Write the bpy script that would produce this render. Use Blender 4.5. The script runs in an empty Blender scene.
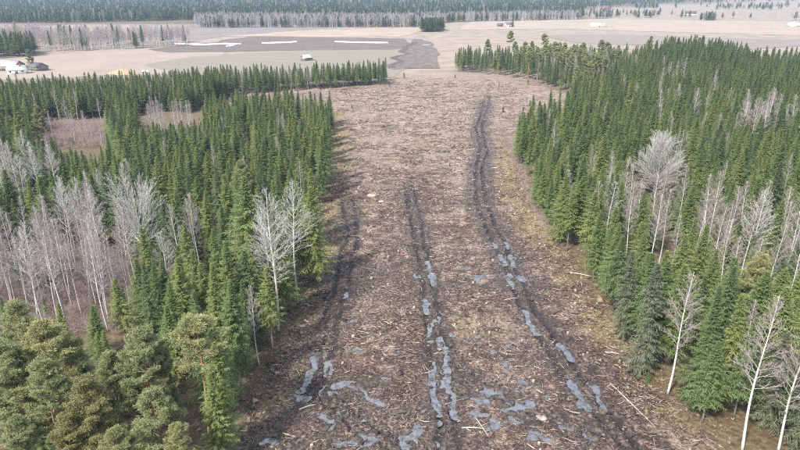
import bpy, math, random
import numpy as np
R = math.radians
C = bpy.context.scene.collection
SC = bpy.context.scene

# ------------------------------------------------------------------ camera
CAM_H, PITCH, FPX = 60.0, R(20.9), 620.0          # metres, tilt below the horizon, focal length for an 800 px wide frame
cam = bpy.data.cameras.new('camera'); camo = bpy.data.objects.new('camera', cam); C.objects.link(camo)
camo.location = (0, 0, CAM_H); camo.rotation_euler = (math.pi/2 - PITCH, 0, 0)
cam.sensor_width = 36.0; cam.lens = FPX/800*36.0; cam.clip_start = 0.5; cam.clip_end = 30000
SC.camera = camo

# ------------------------------------------------------------------ sky and sun
SUN_EL = R(46); SUN_AZ = (-0.62, -0.78)            # thin cloud, sun high behind the camera's left shoulder
w = bpy.data.worlds.new('World'); SC.world = w; w.use_nodes = True
nt = w.node_tree; bg = nt.nodes['Background']
sky = nt.nodes.new('ShaderNodeTexSky'); sky.sky_type = 'NISHITA'; sky.sun_disc = False
sky.sun_elevation = SUN_EL; sky.sun_rotation = math.atan2(SUN_AZ[0], SUN_AZ[1])
sky.air_density = 1.0; sky.dust_density = 2.0; sky.ozone_density = 1.0
mixw = nt.nodes.new('ShaderNodeMix'); mixw.data_type = 'RGBA'      # an even veil of high cloud over the blue
tcw = nt.nodes.new('ShaderNodeTexCoord'); mpw = nt.nodes.new('ShaderNodeMapping'); mpw.inputs['Scale'].default_value = (1, 1, 2.5)
nsw = nt.nodes.new('ShaderNodeTexNoise'); nsw.inputs['Scale'].default_value = 2.2; nsw.inputs['Detail'].default_value = 6; nsw.inputs['Roughness'].default_value = .6
mrw = nt.nodes.new('ShaderNodeMapRange'); mrw.inputs[1].default_value = .35; mrw.inputs[2].default_value = .65; mrw.inputs[3].default_value = .40; mrw.inputs[4].default_value = .85
nt.links.new(tcw.outputs['Generated'], mpw.inputs[0]); nt.links.new(mpw.outputs[0], nsw.inputs['Vector']); nt.links.new(nsw.outputs['Fac'], mrw.inputs[0]); nt.links.new(mrw.outputs[0], mixw.inputs[0])
nt.links.new(sky.outputs[0], mixw.inputs[6]); mixw.inputs[7].default_value = (4.9, 5.35, 6.2, 1)
nt.links.new(mixw.outputs[2], bg.inputs[0]); bg.inputs[1].default_value = 0.11
sl = bpy.data.lights.new('sun', 'SUN'); so = bpy.data.objects.new('sun', sl); C.objects.link(so)
sl.energy = 3.2; sl.angle = R(6); sl.color = (1.0, 0.95, 0.87)
from mathutils import Vector
sd = Vector((SUN_AZ[0]*math.cos(SUN_EL), SUN_AZ[1]*math.cos(SUN_EL), math.sin(SUN_EL)))
so.rotation_euler = sd.to_track_quat('Z', 'Y').to_euler(); so.location = (0, 0, 400)
SC.view_settings.view_transform = 'Standard'; SC.view_settings.look = 'None'
SC.view_settings.exposure = 1.42; SC.view_settings.gamma = 1.0; SC.view_settings.use_curve_mapping = False
SC.render.engine = 'CYCLES'
SC.cycles.max_bounces = 4; SC.cycles.diffuse_bounces = 2; SC.cycles.glossy_bounces = 2
SC.cycles.transmission_bounces = 2; SC.cycles.transparent_max_bounces = 4; SC.cycles.volume_bounces = 0
SC.cycles.use_denoising = False; SC.cycles.filter_width = 1.1; SC.cycles.caustics_reflective = False; SC.cycles.caustics_refractive = False

# ------------------------------------------------------------------ pixel of the photograph <-> place on the ground
sp, cp = math.sin(PITCH), math.cos(PITCH)
def gp(px, py, z=0.0):
    u = (px-400)/FPX; v = (py-225)/FPX
    dx, dy, dz = u, cp - v*sp, -sp - v*cp
    t = (z-CAM_H)/dz
    return np.array((dx*t, dy*t))
def proj(x, y, z):
    x = np.asarray(x, float); y = np.asarray(y, float); z = np.asarray(z, float)-CAM_H
    d = y*cp - z*sp; v = -(y*sp + z*cp)/d
    return 400+FPX*x/d, 225+FPX*v, d
def by_top(px, py, h):
    """where a tree of height h stands whose tip is seen at this pixel"""
    return gp(px, py, h)
def height_from(px, py, tx, ty):
    """ground point seen at px,py and the height of the upright thing whose tip is seen at row ty"""
    g = gp(px, py); v = (ty-225)/FPX
    dep = PITCH + math.atan(v)
    return g, CAM_H - g[1]*math.tan(dep)

# ------------------------------------------------------------------ noise
def lat(seed, n=256): return np.random.default_rng(seed).random((n, n))
_L = {s: lat(s) for s in range(1, 9)}
def vnoise(x, y, s, seed=1):
    x = np.asarray(x, float)/s + 1000.37*seed; y = np.asarray(y, float)/s + 571.11*seed
    i = np.floor(x).astype(int); j = np.floor(y).astype(int); f = x-i; g = y-j
    f = f*f*(3-2*f); g = g*g*(3-2*g); T = _L[(seed-1) % 8+1]
    a = T[i % 256, j % 256]; b = T[(i+1) % 256, j % 256]; c = T[i % 256, (j+1) % 256]; d = T[(i+1) % 256, (j+1) % 256]
    return (a*(1-f)+b*f)*(1-g)+(c*(1-f)+d*f)*g
def fbm(x, y, s, seed=1, o=4):
    r = 0; a = 0.5; t = 0
    for k in range(o):
        r = r + a*vnoise(x, y, s/2**k, seed+k); t += a; a *= 0.5
    return r/t
def sstep(a, b, x):
    t = np.clip((np.asarray(x, float)-a)/(b-a), 0, 1); return t*t*(3-2*t)
def inpoly(px, py, poly):
    px = np.asarray(px, float); py = np.asarray(py, float); r = np.zeros(px.shape, bool); n = len(poly)
    for k in range(n):
        x1, y1 = poly[k]; x2, y2 = poly[(k+1) % n]
        if y1 == y2: continue
        c = ((y1 > py) != (y2 > py)) & (px < (x2-x1)*(py-y1)/(y2-y1)+x1)
        r ^= c
    return r
def segdist(x, y, pts):
    """distance to a polyline and signed side"""
    best = np.full(x.shape, 1e9); side = np.zeros(x.shape); along = np.zeros(x.shape); acc = 0
    for (ax, ay), (bx, by) in zip(pts[:-1], pts[1:]):
        ux, uy = bx-ax, by-ay; L = math.hypot(ux, uy); ux /= L; uy /= L
        t = np.clip((x-ax)*ux+(y-ay)*uy, 0, L); dx = x-ax-ux*t; dy = y-ay-uy*t
        d = np.hypot(dx, dy); m = d < best
        best = np.where(m, d, best); side = np.where(m, ux*dy-uy*dx, side); along = np.where(m, acc+t, along); acc += L
    return best, np.sign(side), along

# ------------------------------------------------------------------ materials
def mat(name):
    m = bpy.data.materials.new(name); m.use_nodes = True
    return m, m.node_tree, m.node_tree.nodes['Principled BSDF']
def N(nt, t, **k):
    n = nt.nodes.new(t)
    for a, b in k.items(): setattr(n, a, b)
    return n
SOILTONE, FIELDTONE = (.88, .825, .77), (.98, .93, .87)
def tone(stops, t_=None): return [(p_, tuple(a_*b_ for a_, b_ in zip(c_, t_ or SOILTONE))) for p_, c_ in stops]
def ramp(nt, src, stops, interp='LINEAR'):
    n = nt.nodes.new('ShaderNodeValToRGB'); n.color_ramp.interpolation = interp; e = n.color_ramp.elements
    while len(e) < len(stops): e.new(0.5)
    for k, (p, c) in enumerate(stops): e[k].position = p; e[k].color = (*c, 1)
    nt.links.new(src, n.inputs[0]); return n.outputs[0]
def mixc(nt, f, a, b):
    n = nt.nodes.new('ShaderNodeMix'); n.data_type = 'RGBA'
    for i, s in ((0, f), (6, a), (7, b)):
        if isinstance(s, (int, float)): n.inputs[i].default_value = s
        elif isinstance(s, tuple): n.inputs[i].default_value = (*s, 1)
        else: nt.links.new(s, n.inputs[i])
    return n.outputs[2]
def math_(nt, op, a, b=0.0):
    n = nt.nodes.new('ShaderNodeMath'); n.operation = op
    for i, s in ((0, a), (1, b)):
        if isinstance(s, (int, float)): n.inputs[i].default_value = s
        else: nt.links.new(s, n.inputs[i])
    return n.outputs[0]
def noise(nt, scale, detail=4, rough=0.6, vec=None, w=None):
    n = nt.nodes.new('ShaderNodeTexNoise'); n.inputs['Scale'].default_value = scale
    n.inputs['Detail'].default_value = detail; n.inputs['Roughness'].default_value = rough
    if vec is not None: nt.links.new(vec, n.inputs['Vector'])
    return n.outputs['Fac']
def leafy(name, stops_obj, stops_isl, k_isl=0.55, transl=0.25):
    """foliage: a hue for each tree, another for each twig"""
    m, nt, p = mat(name)
    oi = N(nt, 'ShaderNodeObjectInfo'); ge = N(nt, 'ShaderNodeNewGeometry')
    a = ramp(nt, oi.outputs['Random'], stops_obj); b = ramp(nt, ge.outputs['Random Per Island'], stops_isl)
    c = mixc(nt, k_isl, a, b)
    nt.links.new(c, p.inputs['Base Color']); p.inputs['Roughness'].default_value = 0.7
    p.inputs['Specular IOR Level'].default_value = 0.25
    if transl:
        t = N(nt, 'ShaderNodeBsdfTranslucent'); nt.links.new(c, t.inputs[0])
        mx = N(nt, 'ShaderNodeMixShader'); mx.inputs[0].default_value = transl
        nt.links.new(p.outputs[0], mx.inputs[1]); nt.links.new(t.outputs[0], mx.inputs[2])
        nt.links.new(mx.outputs[0], nt.nodes['Material Output'].inputs[0])
    return m
def bark(name, stops, scale=6.0, stretch=(1, 1, 0.25), rough=0.85):
    m, nt, p = mat(name)
    tc = N(nt, 'ShaderNodeTexCoord'); mp = N(nt, 'ShaderNodeMapping'); mp.inputs['Scale'].default_value = stretch
    nt.links.new(tc.outputs['Object'], mp.inputs[0])
    nt.links.new(ramp(nt, noise(nt, scale, 5, 0.65, mp.outputs[0]), stops), p.inputs['Base Color'])
    p.inputs['Roughness'].default_value = rough; return m
def plain(name, c1, c2, scale=1.0, rough=0.8, coord='Object', lo=0.35, hi=0.65):
    m, nt, p = mat(name); tc = N(nt, 'ShaderNodeTexCoord')
    nt.links.new(ramp(nt, noise(nt, scale, 6, 0.65, tc.outputs[coord]), [(lo, c1), (hi, c2)]), p.inputs['Base Color'])
    p.inputs['Roughness'].default_value = rough; return m

M = {}
M['spruce'] = leafy('spruce_needles', [(0, (.060, .110, .056)), (.3, (.105, .165, .060)), (.65, (.165, .218, .064)), (1, (.23, .255, .078))],
                    [(0, (.060, .095, .044)), (.5, (.140, .190, .066)), (1, (.31, .33, .125))], .42, .22)
M['spruce_grey'] = leafy('lichen_spruce_needles', [(0, (.105, .125, .075)), (1, (.140, .155, .085))],
                         [(0, (.065, .080, .050)), (.6, (.13, .150, .085)), (1, (.31, .31, .24))], .55, .24)
M['pine'] = leafy('pine_needles', [(0, (.225, .265, .125)), (.5, (.285, .312, .145)), (1, (.345, .345, .140))],
                  [(0, (.125, .150, .070)), (.5, (.255, .275, .130)), (1, (.43, .43, .215))], .5, .24)
M['pine_yellow'] = leafy('yellowish_pine_needles', [(0, (.24, .24, .10)), (1, (.26, .25, .10))],
                  [(0, (.14, .15, .07)), (.5, (.24, .24, .105)), (1, (.36, .34, .16))], .5, .24)
M['aspen_twig'] = leafy('pale_twigs', [(0, (.34, .325, .31)), (1, (.44, .425, .40))], [(0, (.26, .245, .235)), (1, (.52, .50, .475))], .5, 0)
M['birch_twig'] = leafy('birch_twigs', [(0, (.24, .19, .185)), (1, (.38, .335, .325))], [(0, (.17, .135, .135)), (1, (.46, .41, .40))], .5, 0)
M['birch_bark'] = bark('birch_bark', [(.30, (.10, .09, .085)), (.42, (.42, .40, .38)), (.6, (.62, .60, .57))], 3.0, (1, 1, 1.6))
M['aspen_bark'] = bark('aspen_bark', [(.25, (.26, .25, .22)), (.6, (.52, .50, .46))], 3.0)
M['spruce_bark'] = bark('spruce_bark', [(.3, (.10, .08, .068)), (.7, (.22, .19, .165))], 6.0)
M['pine_bark'] = bark('pine_bark', [(.3, (.20, .11, .065)), (.7, (.40, .235, .14))], 4.0)
M['dead_twig'] = plain('dead_twigs', (.13, .11, .10), (.26, .235, .21), 3)

# ------------------------------------------------------------------ mesh helpers
class MB:
    def __init__(s): s.v = []; s.f = []; s.n = 0
    def add(s, v, f):
        v = np.asarray(v, float).reshape(-1, 3); f = np.asarray(f, int).reshape(-1, 3)
        s.v.append(v); s.f.append(f+s.n); s.n += len(v)
    def box(s, x0, x1, y0, y1, z0, z1):
        v = [(x, y, z) for z in (z0, z1) for y in (y0, y1) for x in (x0, x1)]
        s.quads(v, [(0, 2, 3, 1), (4, 5, 7, 6), (0, 1, 5, 4), (2, 6, 7, 3), (0, 4, 6, 2), (1, 3, 7, 5)])
    def quads(s, v, q):
        s.add(v, [t for a, b, c, d in q for t in ((a, b, c), (a, c, d))])
    def tube(s, pts, rad, k=6, cap=True):
        pts = np.asarray(pts, float); n = len(pts); rad = np.broadcast_to(np.asarray(rad, float), (n,))
        T = np.gradient(pts, axis=0); T /= np.linalg.norm(T, axis=1)[:, None]+1e-9
        ref = np.array((0., 1., 0.)) if abs(T[0][2]) > .8 else np.array((0., 0., 1.))
        A = np.cross(T, ref); A /= np.linalg.norm(A, axis=1)[:, None]+1e-9; B = np.cross(T, A)
        th = np.arange(k)*2*math.pi/k
        V = pts[:, None]+rad[:, None, None]*(np.cos(th)[None, :, None]*A[:, None]+np.sin(th)[None, :, None]*B[:, None])
        f = []
        for i in range(n-1):
            for j in range(k):
                a = i*k+j; b = i*k+(j+1) % k; c = a+k; d = b+k; f += [(a, b, d), (a, d, c)]
        if cap:
            f += [((n-1)*k, (n-1)*k+j, (n-1)*k+j+1) for j in range(1, k-1)]
            f += [(0, j+1, j) for j in range(1, k-1)]
        s.add(V.reshape(-1, 3), f)
    def mesh(s, name, m, smooth=False):
        return mk(name, np.concatenate(s.v), np.concatenate(s.f), m, smooth)
def mk(name, V, F, m, smooth=False, attrs=None):
    me = bpy.data.meshes.new(name); V = np.ascontiguousarray(V, np.float32); F = np.ascontiguousarray(F, np.int32)
    me.vertices.add(len(V)); me.vertices.foreach_set('co', V.ravel())
    me.loops.add(F.size); me.loops.foreach_set('vertex_index', F.ravel())
    me.polygons.add(len(F)); me.polygons.foreach_set('loop_start', np.arange(0, F.size, 3, dtype=np.int32))
    me.polygons.foreach_set('loop_total', np.full(len(F), 3, np.int32))
    if smooth: me.polygons.foreach_set('use_smooth', np.ones(len(F), bool))
    for a, d in (attrs or {}).items():
        at = me.attributes.new(a, 'FLOAT', 'POINT'); at.data.foreach_set('value', np.ascontiguousarray(d, np.float32))
    me.update(calc_edges=True)
    if m is not None: me.materials.append(m)
    return me
def obj(name, me, parent=None, loc=None):
    o = bpy.data.objects.new(name, me); C.objects.link(o)
    if name in ('crown', 'limbs', 'dead_branches'): o['kind'] = 'stuff'
    if parent is not None: o.parent = parent
    if loc is not None: o.location = loc
    return o
def tag(o, label=None, cat=None, group=None, kind=None):
    if label: o['label'] = label
    if cat: o['category'] = cat
    if group: o['group'] = group
    if kind: o['kind'] = kind
    return o
def thing(name, loc, label, cat, group=None, rz=0, sc=(1, 1, 1)):
    o = obj(name, None, None, loc); o.rotation_euler[2] = rz; o.scale = sc; o.empty_display_size = 0.5
    return tag(o, label, cat, group)

# ------------------------------------------------------------------ the clearing: tracks, puddles, ground height
def G(*pts): return [tuple(gp(x, y)) for x, y in pts]
HALO = (2.8, 2.4, 4.6, 2.6, 3.4)
FADE = (16, 25, 60, 10, 5)
TRACKS = [  # centre lines of the wheel tracks as they lie on the ground: (points, half gauge, width, depth)
    (G((346, 190), (350, 215), (352, 240), (345, 262), (341, 285), (334, 312), (327, 345), (318, 375), (308, 395)), 1.35, 0.95, .50),
    (G((408, 175), (413, 205), (419, 235), (424, 262), (429, 290), (434, 320), (438, 350), (441, 385), (447, 420), (450, 450)), 1.25, 0.95, .52),
    (G((489, 92), (485, 108), (479, 128), (484, 150), (479, 172), (481, 200), (490, 222), (501, 245), (510, 265), (520, 290), (535, 320), (556, 350), (580, 385), (603, 415), (632, 450)), 1.3, 1.1, .45),
    (G((420, 330), (450, 370), (500, 395), (560, 420), (600, 440)), 1.2, 0.6, .22),
    (G((318, 375), (330, 400), (360, 425), (400, 446)), 1.2, 0.7, .25),
]
PUD = [  # puddles as strips: x1, y1, x2, y2 in the photograph, half width in metres
    (431, 278, 427, 262, .55), (436, 284, 434, 276, .6), (430, 335, 436, 318, .55), (437, 338, 442, 352, .6),
    (433, 362, 430, 382, .55), (446, 358, 444, 385, .6), (432, 388, 440, 412, .6), (452, 392, 457, 415, .6), (424, 300, 428, 312, .45),
    (495, 244, 496, 247, .8), (504, 243, 507, 247, .7), (500, 256, 504, 263, .8), (510, 256, 514, 265, .75), (508, 275, 512, 286, 1.0),
    (520, 275, 523, 279, .8), (524, 312, 536, 332, .7), (562, 345, 572, 358, .6), (575, 383, 583, 408, .8), (594, 385, 600, 408, .9),
    (470, 275, 490, 276, .6), (462, 268, 470, 267, .6), (438, 268, 444, 266, .5), (475, 291, 478, 293, .6), (487, 272, 478, 280, .5),
    (355, 347, 360, 350, 1.1), (343, 347, 348, 351, .6), (318, 355, 303, 387, .7), (331, 363, 328, 373, .6), (325, 352, 322, 362, .35),
    (333, 388, 350, 382, 1.3), (350, 386, 384, 405, 1.0), (326, 392, 329, 396, .7), (322, 415, 330, 418, 1.0), (336, 422, 331, 428, .5),
    (335, 445, 370, 442, 1.1), (265, 440, 276, 440, .7), (403, 438, 414, 432, 1.3), (403, 446, 406, 448, 1.2), (300, 402, 306, 397, .5),
    (484, 392, 498, 392, 1.0), (470, 401, 486, 402, .55), (515, 405, 530, 406, .8), (533, 384, 537, 386, .9), (500, 407, 512, 407, .7),
    (476, 414, 488, 416, .9), (510, 418, 516, 423, .9), (490, 353, 497, 351, .7), (506, 347, 512, 345, .5), (530, 432, 550, 438, .8),
    (490, 424, 496, 424, .6), (560, 425, 572, 428, .7), (348, 291, 344, 296, .5), (366, 291, 372, 293, .7), (345, 236, 349, 237, .5),
    (379, 239, 384, 240, .45), (357, 318, 354, 322, .5), (415, 272, 418, 278, .4),
    (392, 355, 398, 352, .5), (463, 338, 468, 336, .4), (583, 432, 596, 441, .6), (540, 395, 548, 398, .5),
]
rp = random.Random(12)
for q in range(70):                               # small pools between the tracks
    yy = rp.uniform(330, 448)**1.0; xx = rp.uniform(400-.40*(yy-120), 400+.52*(yy-140)); ll = rp.uniform(1, 6)
    PUD.append((xx, yy, xx+ll, yy+rp.uniform(-1.5, 1.5), rp.uniform(.22, .42)))
PUDG = [(tuple(gp(a, b)), tuple(gp(c, d)), w_*(.82 if w_ < .85 else .66)) for a, b, c, d, w_ in PUD]
CLEAR = [(225, 470), (240, 425), (262, 385), (288, 332), (303, 290), (318, 248), (329, 200), (334, 160), (334, 116), (260, 108), (200, 112),
         (230, 92), (385, 84), (400, 70), (455, 71), (500, 75), (540, 84), (575, 98), (600, 106), (560, 120), (525, 133), (508, 150), (516, 172), (528, 202), (545, 234),
         (566, 258), (592, 294), (622, 340), (656, 388), (690, 420), (745, 470)]
LEVEL = -0.16                                    # water table below the mean ground
def hill(x, y):
    D = np.hypot(x, y)
    return 42*sstep(1500, 5000, D)*(0.7+0.6*fbm(x, y, 1400, 3, 2))
def tracks_at(x, y):
    rut = np.zeros(x.shape); sh = np.zeros(x.shape); near = np.zeros(x.shape)
    for k, (pts, hg, wd, dp) in enumerate(TRACKS):
        d, s, al = segdist(x, y, pts)
        m = np.clip(-.05+1.55*vnoise(al+50*k, s*7.0+3, 3.2, 4), .30, 1.25)*sstep(0, FADE[k], al)
        ru = np.abs(d-hg+1.0*(vnoise(x, y, 4.0, 7)-.5)+.4*(vnoise(x, y, 1.6, 3)-.5))+0.75*(vnoise(x, y, .8, 5)-.5)
        rut = np.maximum(rut, dp*m*(1-sstep(wd*.25, wd*.75, ru)))
        sh = np.maximum(sh, .20*(1-sstep(.05, .55, np.abs(ru-wd*.9)))*m)
        near = np.maximum(near, (1-sstep(hg+HALO[k]*.35, hg+HALO[k], d+3.4*(fbm(x, y, 3.0, 6, 3)-.5)))*(.7+.45*vnoise(al+31*k, s*3.0, 8.0, 2))*sstep(0, FADE[k], al))
    return rut, sh, near
def puddle_at(x, y):
    p = np.zeros(x.shape)
    wx = x+1.5*(fbm(x, y, 1.7, 2, 2)-.5); wy = y+2.6*(fbm(x, y, 1.9, 7, 2)-.5)
    for a, b, wd in PUDG:
        d = segdist(wx, wy, [a, b])[0] if a != b else np.hypot(wx-a[0], wy-a[1])
        p = np.maximum(p, 1-sstep(wd*.22, wd*1.25, d))
    return p
def gz(x, y, full=False):
    x = np.asarray(x, float); y = np.asarray(y, float); sh_ = x.shape; x = x.ravel(); y = y.ravel()
    near = (y < 460) & (np.abs(x) < 330)
    z = np.zeros(x.shape); mud = np.zeros(x.shape); pud = np.zeros(x.shape); rutm = np.zeros(x.shape)
    xi, yi = x[near], y[near]
    fade = 1-sstep(330, 450, yi)
    zz = (.30*(fbm(xi, yi, 11, 1, 3)-.5)+.36*(fbm(xi, yi, 1.9, 3, 3)-.5)*(1-sstep(150, 225, yi))+.25*(fbm(xi, yi, 6, 5, 2)-.5))*fade
    ni = (np.abs(xi) < 75) & (yi < 400)
    ru, sh, nr = (np.zeros(xi.shape) for _ in range(3)); pd = np.zeros(xi.shape)
    ru[ni], sh[ni], nr[ni] = tracks_at(xi[ni], yi[ni]); pd[ni] = puddle_at(xi[ni], yi[ni])
    zz = zz+sh-ru+.20*nr*(fbm(xi, yi, .9, 4, 2)-.5)
    zz = zz*(1-pd)+(LEVEL-.14)*pd
    z[near] = zz; mud[near] = nr; pud[near] = pd; rutm[near] = ru
    z = z+hill(x, y)
    z = z.reshape(sh_)
    if full == 2: return z, mud.reshape(sh_), pud.reshape(sh_), rutm.reshape(sh_)
    return (z, mud.reshape(sh_), pud.reshape(sh_)) if full else z
def gz1(x, y): return float(gz(np.array([x]), np.array([y]))[0])

# stands of trees, outlined on the ground (by where the feet of their trees are seen)
LEFT_STAND = [(-160, 480), (226, 480), (238, 425), (258, 385), (284, 332), (299, 290), (313, 248), (325, 200), (331, 160), (333, 123), (300, 121), (250, 120), (205, 122), (150, 126), (118, 130), (104, 138), (112, 146), (92, 152), (74, 150), (60, 157), (44, 150), (48, 140), (30, 132), (-160, 140)]
LEFT_STRIP = [(-160, 126), (36, 124), (58, 119), (80, 122), (104, 117), (128, 119), (150, 112), (190, 113), (238, 95), (384, 84.5), (386, 80.5), (200, 91), (0, 103), (-160, 108)]
RIGHT_STAND = [(760, 480), (700, 422), (664, 388), (630, 340), (598, 294), (572, 258), (551, 234), (534, 202), (522, 172), (513, 150), (530, 133), (562, 120), (588, 108), (602, 103), (640, 64), (690, 62), (800, 73), (960, 84), (960, 480)]
RIGHT_FAR = [(455, 72.5), (500, 75.5), (540, 83), (575, 96), (602, 103), (640, 64), (560, 62), (500, 65), (455, 68)]

def axis(segs):
    a = []
    for s0, s1, st in segs: a.append(np.arange(s0, s1-1e-6, st))
    return np.concatenate(a+[np.array([segs[-1][1]])])
fx = axis([(0, 42, .30), (42, 80, .8), (80, 320, 6), (320, 1000, 60), (1000, 7000, 400)])
XS = np.concatenate([-fx[:0:-1], fx])
YS = axis([(-600, -100, 100), (-100, 20, 20), (20, 58, 2), (58, 125, .24), (125, 220, .42), (220, 340, 1.0), (340, 460, 4), (460, 1500, 40), (1500, 9000, 250)])
gx, gy = np.meshgrid(XS, YS)
Zg, MUD, PD, RUT = gz(gx, gy, 2)
qx, qy, _ = proj(gx, np.maximum(gy, 30), Zg*0)
inclear = (inpoly(qx+(vnoise(gx, gy, 6, 2)-.5)*14, qy, CLEAR) & (gy > 30)).astype(float)
inclear = np.where(gy < 70, ((gx > -22+3*vnoise(gx, gy, 4, 3)) & (gx < 40)).astype(float), inclear)
inforest = ((gy < 470) & (np.abs(gx) < 420) & (inclear < .5)).astype(float)
ny, nx = gx.shape
idx = np.arange(nx*ny).reshape(ny, nx)
a, b, c, d = idx[:-1, :-1].ravel(), idx[:-1, 1:].ravel(), idx[1:, 1:].ravel(), idx[1:, :-1].ravel()
gF = np.concatenate([np.stack([a, b, c], 1), np.stack([a, c, d], 1)])

m, nt, p = mat('clearing_soil')
geo = N(nt, 'ShaderNodeNewGeometry'); P = geo.outputs['Position']
def attr(nt, n): return N(nt, 'ShaderNodeAttribute', attribute_name=n).outputs['Fac']
n1 = noise(nt, .9, 8, .72, P); n2 = noise(nt, .14, 4, .6, P); n3 = noise(nt, 3.2, 4, .7, P); n4 = noise(nt, .05, 3, .5, P)
n5 = noise(nt, .33, 5, .62, P); n6 = noise(nt, 1.7, 5, .75, P)
mixn = math_(nt, 'ADD', math_(nt, 'MULTIPLY', n5, .55), math_(nt, 'MULTIPLY', n6, .45))
soil = ramp(nt, mixn, tone([(.41, (.020, .013, .011)), (.455, (.045, .031, .026)), (.50, (.102, .073, .060)), (.545, (.205, .155, .128)), (.61, (.36, .29, .24))]))
moss = ramp(nt, n3, tone([(.3, (.09, .085, .035)), (.7, (.19, .17, .07))]))
soil = mixc(nt, math_(nt, 'MULTIPLY', ramp(nt, n2, [(.55, (0, 0, 0)), (.66, (1, 1, 1))]), ramp(nt, n1, [(.42, (0, 0, 0)), (.58, (.75, .75, .75))])), soil, moss)
straw = ramp(nt, mixn, tone([(.40, (.065, .047, .038)), (.46, (.165, .128, .102)), (.52, (.27, .218, .178)), (.60, (.39, .325, .268))]))
mudc = ramp(nt, n6, tone([(.38, (.022, .016, .014)), (.52, (.048, .036, .031)), (.70, (.12, .092, .078))]))
n7 = noise(nt, .075, 4, .6, P)
soil = mixc(nt, attr(nt, 'dry'), soil, straw)
bk_ = ramp(nt, n6, tone([(.38, (.040, .022, .016)), (.52, (.115, .066, .046)), (.68, (.25, .165, .12))]))
soil = mixc(nt, ramp(nt, n7, [(.54, (0, 0, 0)), (.64, (.75, .75, .75))]), soil, bk_)
pale = ramp(nt, n6, tone([(.36, (.085, .063, .052)), (.50, (.21, .168, .140)), (.64, (.38, .318, .268))]))
soil = mixc(nt, ramp(nt, n7, [(.40, (.9, .9, .9)), (.47, (0, 0, 0))]), soil, pale)
mo2 = ramp(nt, n6, tone([(.36, (.07, .062, .028)), (.52, (.165, .150, .072)), (.68, (.29, .26, .15))]))
n8 = noise(nt, .055, 5, .68, P)
soil = mixc(nt, ramp(nt, n8, [(.55, (0, 0, 0)), (.66, (.7, .7, .7))]), soil, mo2)
n9 = noise(nt, .11, 5, .7, P)
soil = mixc(nt, ramp(nt, n9, [(.55, (0, 0, 0)), (.68, (.8, .8, .8))]), soil, mudc)
och = ramp(nt, n6, tone([(.36, (.075, .058, .026)), (.50, (.20, .158, .075)), (.66, (.36, .295, .165))]))
soil = mixc(nt, attr(nt, 'edge'), soil, och)
wetc = ramp(nt, n6, tone([(.4, (.014, .010, .009)), (.65, (.036, .027, .024))]))
mf = math_(nt, 'MULTIPLY', attr(nt, 'mud'), ramp(nt, n6, [(.40, (1, 1, 1)), (.66, (.35, .35, .35))]))
soil = mixc(nt, mf, soil, mudc)
soil = mixc(nt, attr(nt, 'rut'), soil, wetc)
floor = ramp(nt, n1, tone([(.34, (.055, .042, .026)), (.5, (.115, .088, .052)), (.66, (.21, .17, .10))]))
fld = ramp(nt, n4, tone([(.4, (.20, .168, .138)), (.6, (.26, .22, .182))], FIELDTONE))
soil = mixc(nt, attr(nt, 'field'), soil, fld)
soil = mixc(nt, attr(nt, 'litter'), soil, floor)
nt.links.new(soil, p.inputs['Base Color'])
rr = N(nt, 'ShaderNodeMapRange'); nt.links.new(mf, rr.inputs[0]); rr.inputs[3].default_value = .95; rr.inputs[4].default_value = .45
nt.links.new(rr.outputs[0], p.inputs['Roughness'])
bp = N(nt, 'ShaderNodeBump'); bp.inputs['Strength'].default_value = .8; bp.inputs['Distance'].default_value = .12
nt.links.new(n3, bp.inputs['Height']); nt.links.new(bp.outputs[0], p.inputs['Normal'])
M['soil'] = m
D_ = np.hypot(gx, gy)
HILLF = [(-400, 24), (60, 25), (200, 24), (200, 28), (420, 27), (455, 22), (585, 19), (580, 10), (700, 4), (700, -11), (-400, -11)]
woodsoil = (inpoly(qx, qy, HILLF) & (gy > 900)).astype(float)
dry = np.clip(sstep(150, 330, gy+60*(fbm(gx, gy, 25, 5, 3)-.5))*.9, 0, 1)
mudv = np.clip(MUD*1.1+PD*1.2+.85*sstep(.46, .62, fbm(gx, gy, 9, 6, 4)+.10*(1-sstep(65, 95, gy)))*(1-sstep(110, 230, gy))+.60*(1-sstep(75, 140, gy))*sstep(.38, .55, fbm(gx, gy, 4, 2, 3)), 0, 1)
ex = [np.full(gx.shape, 99.) for _ in range(2)]; em = (np.abs(gx) < 110) & (gy > 40) & (gy < 320)
for q_, pts_ in enumerate((CLEAR[1:9], CLEAR[21:30])): ex[q_][em] = segdist(gx[em], gy[em], [tuple(gp(*t_)) for t_ in pts_])[0]
edge = (1-sstep(1.0, 8.5, np.minimum(ex[0], ex[1])+7*(fbm(gx, gy, 7, 4, 3)-.5)))*.85
me = mk('ground', np.stack([gx, gy, Zg], -1).reshape(-1, 3), gF, M['soil'], True,
        {'mud': mudv.ravel(), 'edge': edge.ravel(), 'rut': np.clip(sstep(.03, .17, RUT)*.95+.6*PD, 0, 1).ravel(), 'dry': dry.ravel(), 'litter': np.maximum(inforest*(1-sstep(400, 470, gy)), woodsoil).ravel(), 'field': (sstep(440, 480, gy)*(1-woodsoil)).ravel()})
tag(obj('ground', me), kind='structure')

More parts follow.
